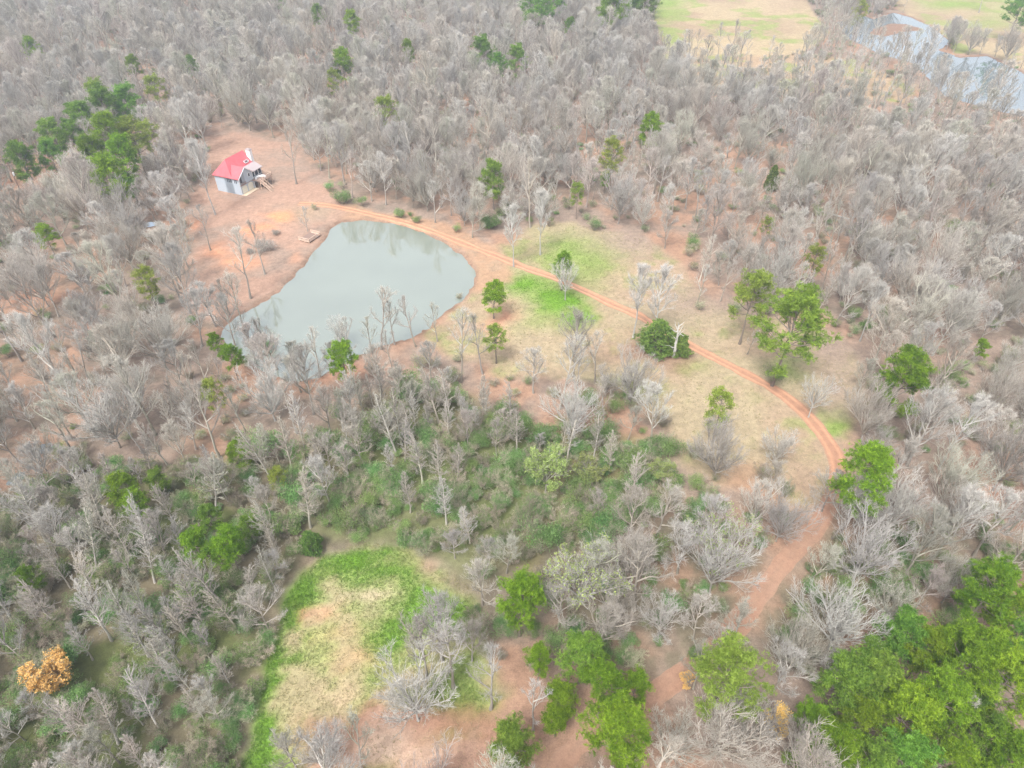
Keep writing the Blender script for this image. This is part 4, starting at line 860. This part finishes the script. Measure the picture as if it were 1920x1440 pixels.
# pale and notable bare trees by their foot
for kind, x, y, s, v, lb in [
    ('pale', 963, 500, .88, 1, 'pale white limbed tree whose foot touches the track by the pond'), ('pale', 1013, 478, .95, 1, 'pale grey trunked tree behind the track right of the dark bush'),
    ('pale', 1060, 562, .72, 0, 'white forked tree standing on the bright green patch'), ('pale', 1187, 632, .98, 1, 'tall pale clump of straight trunks left of the dark cedar'), ('pale', 1226, 640, 1.0, 1, 'tall pale tree rising out of the dark cedar clump'),
    ('pale', 404, 402, 1.15, 1, 'large bare tree standing in front of the house on its left'), ('broad', 470, 245, 1.3, 1, 'largest round bare crown, directly behind the house'), ('sparse', 556, 345, 1.0, 2, 'dark trunked bare tree right of the house stairs'),
    ('sparse', 577, 434, .62, 3, 'small bare tree growing beside the pond dock'), ('pale', 516, 788, 1.0, 2, 'white fan shaped tree on the near left shore'), ('pale', 1395, 226, 1.25, 2, 'white domed tree in the woods before the far field'),
    ('pale', 785, 1352, .95, 2, 'wide pale tree with low drooping limbs at the foot of the lower field'), ('pale', 1516, 782, .72, 0, 'pale tree standing at the track above the bend'), ('broad', 1340, 900, .95, 0, 'sprawling bare tree on the tan grass inside the bend'),
    ('pale', 1075, 812, .9, 2, 'broad white crown at the near edge of the clearing'), ('broad', 1330, 1112, 1.0, 3, 'broad bare tree left of the lower track'), ('pale', 1600, 1090, 1.05, 2, 'white sprawling tree right of the lower track'), ('pale', 1555, 1215, 1.0, 2, 'white limbed tree leaning over the lower track'),
    ('sparse', 497, 515, .9, 0, 'slim bare tree between the brush pile and the pond'), ('sparse', 470, 560, 1.0, 2, 'tall bare tree on the left bank of the pond'), ('sparse', 395, 470, .9, 1, 'bare tree on orange soil left of the brush pile'),
    ('pale', 1612, 640, .8, 1, 'pale forked tree at the right edge of the clearing'), ('bare', 1608, 738, .62, 4, 'dark trunked tree at the right edge of the clearing'), ('sparse', 1400, 665, .6, 3, 'pale stubby tree left of the largest pine'), ('broad', 1450, 875, .72, 2, 'bare tree left of the bend of the track'),
    ('sparse', 740, 645, .85, 1, 'bare tree standing in the near edge of the pond'), ('sparse', 695, 658, .8, 3, 'multi branched bare tree on the near shore of the pond'), ('broad', 250, 505, 1.1, 0, 'broad bare tree left of the orange soil'), ('broad', 165, 430, 1.1, 3, 'broad bare tree in front of the pine clump'),
    ('pale', 640, 650, .6, 0, 'white twisted tree at the near left shore'), ('sparse', 905, 700, .9, 0, 'tall bare tree right of the near shore'), ('sparse', 865, 715, .95, 2, 'tall grey tree on the near shore below the pine at the pond tip'), ('broad', 1330, 1420, .95, 3, 'wide bare tree at the bottom edge below the large yellow green pine'),
    ('pale', 1760, 1370, .55, 1, 'bare grey crown caught inside the corner pine stand'), ('sparse', 920, 1330, .9, 0, 'bare tree with a clear trunk on the brown litter'), ('sparse', 1000, 1370, .8, 1, 'grey bare tree left of the bottom pine group'), ('sparse', 850, 1290, .95, 2, 'bare tree on the right side of the lower field'),
    ('sparse', 1835, 24, 1.1, 2, 'dark trunked tree alone on the far bank'), ('sparse', 680, 1445, .9, 3, 'bare tree at the bottom of the lower field'), ('sparse', 1305, 575, .8, 1, 'bare tree at the far edge of the tan clearing'), ('pale', 1760, 880, .9, 1, 'white forked tree in the right hand woods')]:
    base_at(kind, x, y, s, v, lb)
for x, y, s in [(1305,110,.8),(1345,115,.9),(1400,112,.7),(1440,118,.85),(1500,112,.8),(1535,90,.8),(1560,60,.7),(1330,185,.8),(1350,190,.7),(1590,172,.8),(1612,175,.75),(1665,172,.8),(1640,118,.8),(1690,120,.7),(1720,190,.9),(1755,195,.9),(1790,205,.9),(1840,215,.9),(1575,22,.7),(1545,12,.7)]:
    base_at('sparse', x, y, s * 1.1, int(RNG.integers(0, 4)))
for k, x, y, s, v in [('bare',1230,1005,.85,4),('broad',1185,1085,.75,0),('bare',1270,1075,.8,2),('broad',1235,1190,.7,2),('bare',1300,1195,.75,6),('bare',1405,1010,.8,0),('broad',1455,1015,.75,1),('bare',905,1135,.75,4),('bare',1045,1180,.75,2),('broad',1150,1180,.7,3),('bare',1110,1120,.8,0),('bare',950,1075,.7,6),
    ('broad',1655,1005,.85,1),('broad',1755,1000,.85,3),('bare',1825,1045,.85,1),('bare',1695,1085,.8,5),('broad',1765,1130,.75,0),('bare',1885,1000,.85,3),('broad',1655,1170,.75,2),('bare',1710,1150,.7,4),('broad',1480,1255,.8,1),('bare',1545,1300,.7,6),('bare',1445,1300,.7,2),('broad',1395,1395,.8,0),('broad',1255,1420,.8,2),('bare',1470,1430,.8,4),
    ('bare',1180,1010,.7,0),('bare',1330,1050,.75,3),('broad',1600,990,.8,0),('bare',1375,1205,.65,4),('bare',1340,1245,.6,2),('bare',1300,1290,.6,0),('bare',1560,1010,.7,5),('bare',1520,1090,.7,6),('bare',1440,940,.65,4),('bare',1540,960,.7,2),('bare',830,1240,.75,5),('bare',800,1270,.7,1),('bare',885,1240,.7,6),('broad',620,1440,.7,2),('bare',560,1450,.7,4)]:
    base_at(k, x, y, s, v)
for k, x, y, s, v in [('bare',440,645,.8,0),('bare',478,672,.75,4),('sparse',520,690,.9,0),('bare',560,708,.7,6),('sparse',600,705,.9,1),('sparse',455,610,.9,2),('bare',405,612,.8,2),('sparse',430,590,.8,3),('sparse',660,680,.8,1),('bare',625,705,.6,4),('bare',500,700,.7,2),('sparse',780,650,.8,0),('sparse',715,655,.9,2),('bare',380,650,.75,1),('sparse',820,640,.8,3)]:
    base_at(k, x, y, s, v)
# shrubs
for x, y, r, lb in [(1655,1095,36,None),(1700,1105,40,None),(1745,1085,34,None),(1620,1060,30,None),(1780,1160,34,None),(1560,1130,26,None),(1690,1010,26,None),(1800,1080,30,None),(1570,1060,22,None),(1140,1150,26,None),(1040,1200,26,None),(1000,1180,24,None),(1260,1130,28,None),(1220,1080,24,None),(860,915,30,None),(1020,950,30,None),(1080,960,28,None),(960,860,34,None),(900,820,30,None),(1150,850,34,None),(1190,900,34,None),(720,830,26,None),(760,880,28,None),(925,412,26,'dark green bush behind the track, left of pale trees'), (945,400,18,None), (615,350,14,'green bush at the yard end of the dam'), (642,370,22,'large green bush on the dam above the pond'), (678,376,15,None), (748,400,14,None), (780,412,11,None), (855,428,12,'yellow green bush at the right end of the dam'),
    (1115,422,18,'olive bush at the far edge of the clearing'), (1300,455,18,'dark green bush in trees beyond the clearing'), (950,765,30,None), (985,785,26,None), (800,812,32,'dark green bush in the thicket below the near shore'), (885,770,22,None), (1108,745,30,None), (1150,760,26,None), (1060,800,24,None), (700,880,24,None), (655,868,20,None),
    (740,932,24,None), (880,872,24,None), (1085,832,28,None), (1210,850,32,'deep green bush at the right end of the thicket'), (1245,900,34,None), (1175,962,34,'bright green bush at the lower right of the thicket'), (1225,950,28,None), (1140,912,24,None), (940,935,24,None), (820,950,28,None), (590,880,24,None), (560,895,20,None), (1310,905,26,'dark brownish green bush at the end of the tan grass'), (1350,950,22,None),
    (150,878,24,None), (110,902,28,None), (60,925,30,None), (190,890,22,None), (440,1085,24,None), (205,1150,28,None), (300,1175,28,None), (290,1262,26,None), (455,1235,30,'dark bluish green bush at the left edge of the lower field'), (470,1290,26,None), (460,1340,28,None), (430,1395,32,'green bush at the bottom left of the lower field'), (385,1405,28,None), (100,1370,34,None), (190,1330,32,None), (250,1310,28,None), (320,1420,30,None), (40,1300,26,None), (30,1420,30,None), (150,1425,30,None),
    (1680,1110,34,None), (1655,1030,30,'green bush under white branches right of the lower track'), (1720,1060,24,None), (1590,1095,26,None), (1520,1100,24,'green bush beside the lower track'), (1700,1165,32,None), (1640,1000,22,None), (1625,605,18,'green bush under the pale forked tree'), (1700,770,20,None), (880,1145,18,None), (1080,1180,30,None), (1240,1160,22,None), (1180,1200,22,None), (1310,1230,22,None), (10,655,22,'green bush at the left edge'), (500,640,16,None), (360,600,13,'small green bush below the plank platform'), (1575,610,0,None)]:
    if r: crown_at('shrub', x, y, r, None, lb, .85)
base_at('brush', 497, 470, 1.0, 0, 'wide purplish brown brush pile between the yard and the pond'); base_at('brush', 518, 440, .45, 0, 'small brush pile behind the wide purplish one'); base_at('brush', 470, 475, .45, 0, 'small brush pile left of the wide purplish one')
for x, y, s in [(1300,860,.9),(1430,900,.9),(1470,930,.8),(1240,800,.8),(700,700,.9),(790,690,.9),(850,720,.9),(590,395,.5),(1030,425,.6),(1290,480,.8),(1310,580,.7),(1375,590,.7),(860,555,.5)]: base_at('thicket', x, y, s, int(RNG.integers(0, 3)))

# ------------------------------------------------------------------ the woods: scattered with a spacing, outside the open places
track_s = [tuple(p) for p in cl_[::4]]
def free(X, Y, pad=2.0):
    a, b, _ = proj(X, Y)
    ok = (a > -150) & (a < 2070) & (b > -4) & (b < 1620)
    for p in (CLEAR, FIELD, YARD, FARFIELD, FARBANK): ok &= ~in_poly(a, b, p)
    for p in [pond_w, river_w] + pools_w:
        d = basin(X, Y, p); ok &= d < -.6
    ok &= seg_dist(X, Y, track_s) > 3.0 + pad * .3
    hx = X - P1[0]; hy = Y - P1[1]; lx = hx * math.cos(HA) + hy * math.sin(HA); ly = -hx * math.sin(HA) + hy * math.cos(HA)
    ok &= ~((lx > -3) & (lx < 15) & (ly > -9) & (ly < 14))
    return ok, a, b
CELL = {}
def fits(x, y, r):
    i, j = int(x // 8), int(y // 8)
    for a in (i - 1, i, i + 1):
        for b in (j - 1, j, j + 1):
            for (u, v, q) in CELL.get((a, b), ()):
                if (u - x) ** 2 + (v - y) ** 2 < ((r + q) * .5) ** 2: return False
    CELL.setdefault((i, j), []).append((x, y, r)); return True
for x, y, r, k in TAKEN: CELL.setdefault((int(x // 8), int(y // 8)), []).append((x, y, {'shrub': 2.5, 'thicket': 2.5, 'brush': 5}.get(k, 4.6)))
NC = 150000
cx = RNG.uniform(-345, 345, NC); cyy = RNG.uniform(16, 506, NC)
ok, a_, b_ = free(cx, cyy); cx, cyy, a_, b_ = cx[ok], cyy[ok], a_[ok], b_[ok]
inrv = in_poly(a_, b_, RIVERWOOD)
inlm, inlr = in_poly(a_, b_, LOWMIX), in_poly(a_, b_, LOWRIGHT)
insl, inth, inrw, inow = in_poly(a_, b_, SLENDER), in_poly(a_, b_, THICK), in_poly(a_, b_, RIGHTWOOD), in_poly(a_, b_, OPENWOOD)
dn = fbm(cx / 25, cyy / 25, 201, 3)
GUARD = [(640,465,45),(740,480,60),(820,530,50),(680,540,60),(1260,40,40),(1330,50,50),(1420,60,50),(1490,70,30),
         (440,320,40),(500,335,26),(583,440,20),(560,380,30),(640,392,14),(700,404,14),(760,418,14),(820,438,14),(365,573,18),(497,465,30),(450,450,40),(400,520,30),(283,420,8),(1425,1110,20),(1385,1170,18),(1562,850,14),(1570,900,14),(1520,780,12),
         (1030,470,30),(1100,470,30),(1180,470,30),(930,470,16),(900,460,12),(660,1180,90),(800,1120,50),(560,1200,50),(540,1330,40),(720,1400,40),(25,335,14),(1590,720,24)]
for q in PLACED:
    if q[0] in ('pine', 'darkpine', 'olivepine', 'cedar', 'orange', 'bud', 'pale') or (q[5] and q[0] in ('shrub', 'sparse')):
        c_, d_ = q[3], proj(*q[1].location)[2]
        GUARD.append((c_[0], c_[1], RD[q[0]][0] * q[6] * FPX / d_ * (.62 if q[0] != 'pale' else .2), float(d_)))
GUARD = np.array([g if len(g) == 4 else (*g, 1e9) for g in GUARD])
def hides(kind, x, y):
    G_ = GUARD[GUARD[:, 3] > 1e8] if kind in ('thicket', 'shrub') else GUARD
    h, r = {'small': (10, 3), 'sparse': (16, 3), 'broad': (14, 7), 'bare': (18, 5.8), 'slender': (12, 2.3), 'shrub': (3, 2), 'thicket': (4, 2)}[kind]; h *= .85
    for f in (.55, .8):
        cx_, cy_, d = proj(x, y, h * f); rr = r * FPX / d * (.8 if f < .7 else .6)
        if np.any((d < G_[:, 3] + 1) & ((G_[:, 0] - cx_) ** 2 + (G_[:, 1] - cy_) ** 2 < ((G_[:, 2] + rr) * .82) ** 2)): return True
    return False
trees, under = [], []
for i in range(len(cx)):
    x, y = cx[i], cyy[i]; u = RNG.random()
    if inth[i]: kind, sp = ('slender' if u < .14 else 'small' if u < .36 else 'thicket' if u < .64 else 'shrub'), 2.8
    elif insl[i]: kind, sp = ('slender' if u < .5 else 'small' if u < .68 else 'shrub' if u < .86 else 'thicket'), 2.2
    elif inrv[i]: kind, sp = ('sparse' if u < .85 else 'bare'), (7.2 if a_[i] > 1560 else 5.6)
    elif inlm[i]: kind, sp = ('bare' if u < .3 else 'broad' if u < .4 else 'thicket' if u < .85 else 'shrub'), (4.6 if u < .4 else 3.0)
    elif inlr[i]: kind, sp = ('broad' if u < .35 else 'bare' if u < .6 else 'thicket' if u < .78 else 'shrub'), (5.2 if u < .6 else 3.2)
    elif inrw[i]: kind, sp = ('broad' if u < .5 else 'bare'), 5.6
    elif inow[i]: kind, sp = ('broad' if u < .25 else 'bare'), 6.0
    else: kind, sp = ('broad' if u < .22 else 'bare' if u < .72 else 'sparse' if u < .92 else 'slender'), 4.5 + 2.4 * max(0, dn[i] - .5) * 4
    if kind in ('bare', 'broad') and u > .86 and b_[i] > 560: kind = 'thicket' if u < .95 else 'shrub'; sp = 4.2
    if hides(kind, x, y): continue
    if fits(x, y, sp): trees.append((kind, x, y, a_[i], b_[i]))
need = {'bare': 300 - sum(1 for q in PLACED if q[0] in ('bare', 'broad', 'sparse')), 'slender': 296, 'shrub': 290 - sum(1 for q in PLACED if q[0] == 'shrub'), 'thicket': 290}
trees.sort(key=lambda q: q[2] * CT + H_CAM * ST)                  # nearest first: they show largest
woods = []
SM = {'sparse': (.7, 1.15), 'bare': (.6, 1.1), 'broad': (.6, 1.1), 'slender': (.6, 1.1), 'shrub': (.55, 1.0), 'thicket': (.6, 1.0)}
for kind, x, y, a, b in trees:
    cls = 'bare' if kind == 'small' or kind in ('bare', 'broad', 'sparse') else kind
    small = kind == 'small'
    if small: kind = cls = 'bare'
    s = RNG.uniform(*SM[kind]) * (.58 if small else 1.4 if kind == 'shrub' and a > 480 and a < 1290 and b < 1090 else 1); sz = s * RNG.uniform(.88, 1.12); var = int(RNG.integers(0, len(K[kind]))); rz = RNG.random() * 6.283
    inview = -20 < a < 1940 and b < 1540
    if need[cls] > 0 and inview: need[cls] -= 1; put(kind, var, x, y, s, rz=rz, sz=sz)
    elif cls in ('bare', 'slender'): woods.append((kind, var, x, y, s, sz, rz, RNG.normal(), RNG.normal()))
print('individuals', len(PLACED), 'woods', len(woods), need)

# far and surplus bare trees: one mass of woodland
gi = {}; src = []
for k in ('bare', 'broad', 'sparse', 'slender'):
    for v in range(len(K[k])): gi[(k, v)] = len(src); src.append((k, v))
def source_of(k, v):
    for q in PLACED:
        if q[0] == k:
            ch = q[1].children
            if ch and isinstance(K[k][v], tuple) and ch[0].data in K[k][v]: return [c for c in ch]
            if not isinstance(K[k][v], tuple) and q[1].data == K[k][v]: return [q[1]]
    return None
def scatter(name, label, cat, items, src):
    vm = bpy.data.meshes.new(name); n_ = len(items); vm.vertices.add(n_)
    vm.vertices.foreach_set('co', np.stack([[q[2] for q in items], [q[3] for q in items], height([q[2] for q in items], [q[3] for q in items]) - .05], -1).astype(np.float32).ravel())
    at_ = vm.attributes.new('kind_index', 'INT', 'POINT'); at_.data.foreach_set('value', np.array([src.index((q[0], q[1])) for q in items], np.int32))
    for nm, vals in (('turn', [(q[7] * TILT.get(q[0], .03), q[8] * TILT.get(q[0], .03), q[6]) for q in items]), ('size', [(q[4], q[4], q[5]) for q in items])):
        at_ = vm.attributes.new(nm, 'FLOAT_VECTOR', 'POINT'); at_.data.foreach_set('vector', np.array(vals, np.float32).ravel())
    wd = link(name, vm); tag(wd, label, cat, None, 'stuff')
    ng = bpy.data.node_groups.new(name, 'GeometryNodeTree'); ng.is_modifier = True
    ng.interface.new_socket('Geometry', in_out='INPUT', socket_type='NodeSocketGeometry'); ng.interface.new_socket('Geometry', in_out='OUTPUT', socket_type='NodeSocketGeometry')
    N, Lk = ng.nodes, ng.links
    gin, gout, join = N.new('NodeGroupInput'), N.new('NodeGroupOutput'), N.new('GeometryNodeJoinGeometry')
    def named(nm, tp):
        n = N.new('GeometryNodeInputNamedAttribute'); n.data_type = tp; n.inputs['Name'].default_value = nm; return n
    ki, tu, sz_ = named('kind_index', 'INT'), named('turn', 'FLOAT_VECTOR'), named('size', 'FLOAT_VECTOR')
    eu = N.new('FunctionNodeEulerToRotation'); Lk.new(tu.outputs['Attribute'], eu.inputs[0])
    for g_, (k, v) in enumerate(src):
        ch = source_of(k, v)
        if not ch: print('no source', k, v); continue
        tj = N.new('GeometryNodeJoinGeometry')
        for c in ch:
            oi = N.new('GeometryNodeObjectInfo'); oi.transform_space = 'ORIGINAL'; oi.inputs['Object'].default_value = c; oi.inputs['As Instance'].default_value = False
            Lk.new(oi.outputs['Geometry'], tj.inputs[0])
        ti = N.new('GeometryNodeGeometryToInstance'); Lk.new(tj.outputs[0], ti.inputs[0])
        cmpn = N.new('FunctionNodeCompare'); cmpn.data_type = 'INT'; cmpn.operation = 'EQUAL'; Lk.new(ki.outputs['Attribute'], cmpn.inputs[2]); cmpn.inputs[3].default_value = g_
        ip = N.new('GeometryNodeInstanceOnPoints'); Lk.new(gin.outputs[0], ip.inputs['Points']); Lk.new(cmpn.outputs[0], ip.inputs['Selection']); Lk.new(ti.outputs[0], ip.inputs['Instance'])
        Lk.new(eu.outputs[0], ip.inputs['Rotation']); Lk.new(sz_.outputs['Attribute'], ip.inputs['Scale']); Lk.new(ip.outputs[0], join.inputs[0])
    Lk.new(join.outputs[0], gout.inputs[0])
    md = wd.modifiers.new('scatter', 'NODES'); md.node_group = ng
    return wd
bpy.context.view_layer.update()
scatter('bare_woods', 'grey mass of leafless woodland filling the far hillside', 'woodland', woods, src)
NU = 46000
ux = RNG.uniform(-345, 345, NU); uy = RNG.uniform(16, 506, NU); ok, a_, b_ = free(ux, uy, 0)
lush = in_poly(a_, b_, SLENDER) | in_poly(a_, b_, THICK); corner = in_poly(a_, b_, LOWMIX) | in_poly(a_, b_, LOWRIGHT)
seldom = RNG.random(NU)
un = fbm(ux / 9, uy / 9, 303, 3)
keep = ok & ((lush & (seldom < .85)) | (corner & (seldom < .55)) | ((seldom < .2) & (un > .46)))
low_plants = []
for i in np.flatnonzero(keep):
    k = 'shrub' if RNG.random() < (.55 if un[i] > .48 else .2) * (1 if lush[i] or corner[i] else .35) else 'thicket'
    s_ = RNG.uniform(.35, .8) if lush[i] else RNG.uniform(.3, .62); low_plants.append((k, int(RNG.integers(0, len(K[k]))), ux[i], uy[i], s_ * 1.15, s_ * RNG.uniform(.7, 1), RNG.random() * 6.28, RNG.normal(), RNG.normal()))
print('undergrowth', len(low_plants))
scatter('undergrowth', 'low tangled undergrowth and evergreen scrub on the woodland floor', 'undergrowth', low_plants, [(k, v) for k in ('shrub', 'thicket') for v in range(len(K[k]))])

# ------------------------------------------------------------------ labels: looks, then the nearest landmark
LM = [('red roofed house', 460, 330), ('pond dock', 580, 443), ('right tip of the pond', 885, 515), ('wide brush pile', 497, 462), ('plank platform', 365, 573), ('pine clump by the house', 210, 260), ('dark cedar clump', 1235, 640),
      ('largest pine by the track', 1478, 630), ('bend of the track', 1566, 860), ('big domed pine', 1622, 903), ('clump of three pines', 258, 925), ('round dark cedar', 582, 1018), ('golden orange tree', 92, 1262), ('lower field corner', 880, 1110),
      ('left edge of lower field', 500, 1230), ('wide drooping pale tree', 770, 1300), ('orange tinged tree', 1462, 1350), ('corner pine stand', 1690, 1290), ('large yellow green pine', 1360, 1280), ('large round green tree', 1025, 872), ('bottom pine group', 1110, 1310),
      ('river', 1740, 120), ('far field', 1340, 60), ('flat topped bright pine', 1220, 243), ('bright shore pine', 645, 676), ('flat crowned pine', 1408, 565), ('lower track', 1420, 1120), ('upright cedar', 1447, 338), ('small round pine', 448, 843),
      ('white fan shaped tree', 515, 740), ('pine clump near lower field', 405, 1010), ('lone pine inside the bend', 1352, 768), ('tarp', 283, 420), ('utility pole', 28, 335), ('white domed tree', 1395, 200), ('round pine by lower field', 975, 1120), ('left edge small pine', 57, 1083), ('small yellow right hand pine', 1840, 655), ('creek pool', 80, 838), ('half hidden pine', 1690, 712)]
def bearing(dx, dy):
    a = math.degrees(math.atan2(-dy, dx)) % 360
    return ['right of', 'behind and right of', 'straight behind', 'behind and left of', 'left of', 'in front and left of', 'in front of', 'in front and right of'][int(((a + 22.5) % 360) // 45)]
ORD = ['nearest', 'second', 'third', 'fourth', 'fifth', 'sixth', 'seventh', 'eighth', 'ninth', 'tenth', 'eleventh', 'twelfth', 'thirteenth', 'fourteenth', 'fifteenth', 'sixteenth']
LOOK = {'sparse': 'thin grey bare tree', 'bare': 'tall grey bare tree', 'broad': 'broad grey bare tree', 'slender': 'slender grey bare tree', 'shrub': 'evergreen shrub', 'thicket': 'brownish thicket', 'pale': 'pale bare tree'}
cells = {}
for q in PLACED:
    if q[5]: continue
    ref = q[2] if q[0] in ('shrub', 'thicket') else q[3]
    nm, lx, ly = min(LM, key=lambda m: (m[1] - ref[0]) ** 2 + (m[2] - ref[1]) ** 2)
    cells.setdefault((q[0], nm, bearing(ref[0] - lx, ref[1] - ly)), []).append((math.hypot(ref[0] - lx, ref[1] - ly), q))
for (k, nm, br), lst in cells.items():
    lst.sort(key=lambda t: t[0])
    for i, (d, q) in enumerate(lst):
        look = LOOK[k]
        if k in ('shrub', 'thicket'): look = ('large ' if q[6] > .82 else 'small ' if q[6] < .68 else '') + look
        q[1]['label'] = (f'{look}, {ORD[min(i, 15)]} {br} the {nm}' if len(lst) > 1 else f'{look} {br} the {nm}')

# ------------------------------------------------------------------ haze
hm = bpy.data.materials.new('haze'); hm.use_nodes = True; n = hm.node_tree.nodes; n.clear()
pv = n.new('ShaderNodeVolumePrincipled'); pv.inputs['Color'].default_value = (.78, .88, 1.0, 1); pv.inputs['Density'].default_value = 0.0004; pv.inputs['Anisotropy'].default_value = .2
ho = n.new('ShaderNodeOutputMaterial'); hm.node_tree.links.new(pv.outputs[0], ho.inputs['Volume'])
mb = MB(); mb.box((0, 1000, 46.5), (5400, 5200, 97)); hz = link('haze', mb.mesh('haze', [hm], False)); tag(hz, kind='stuff')
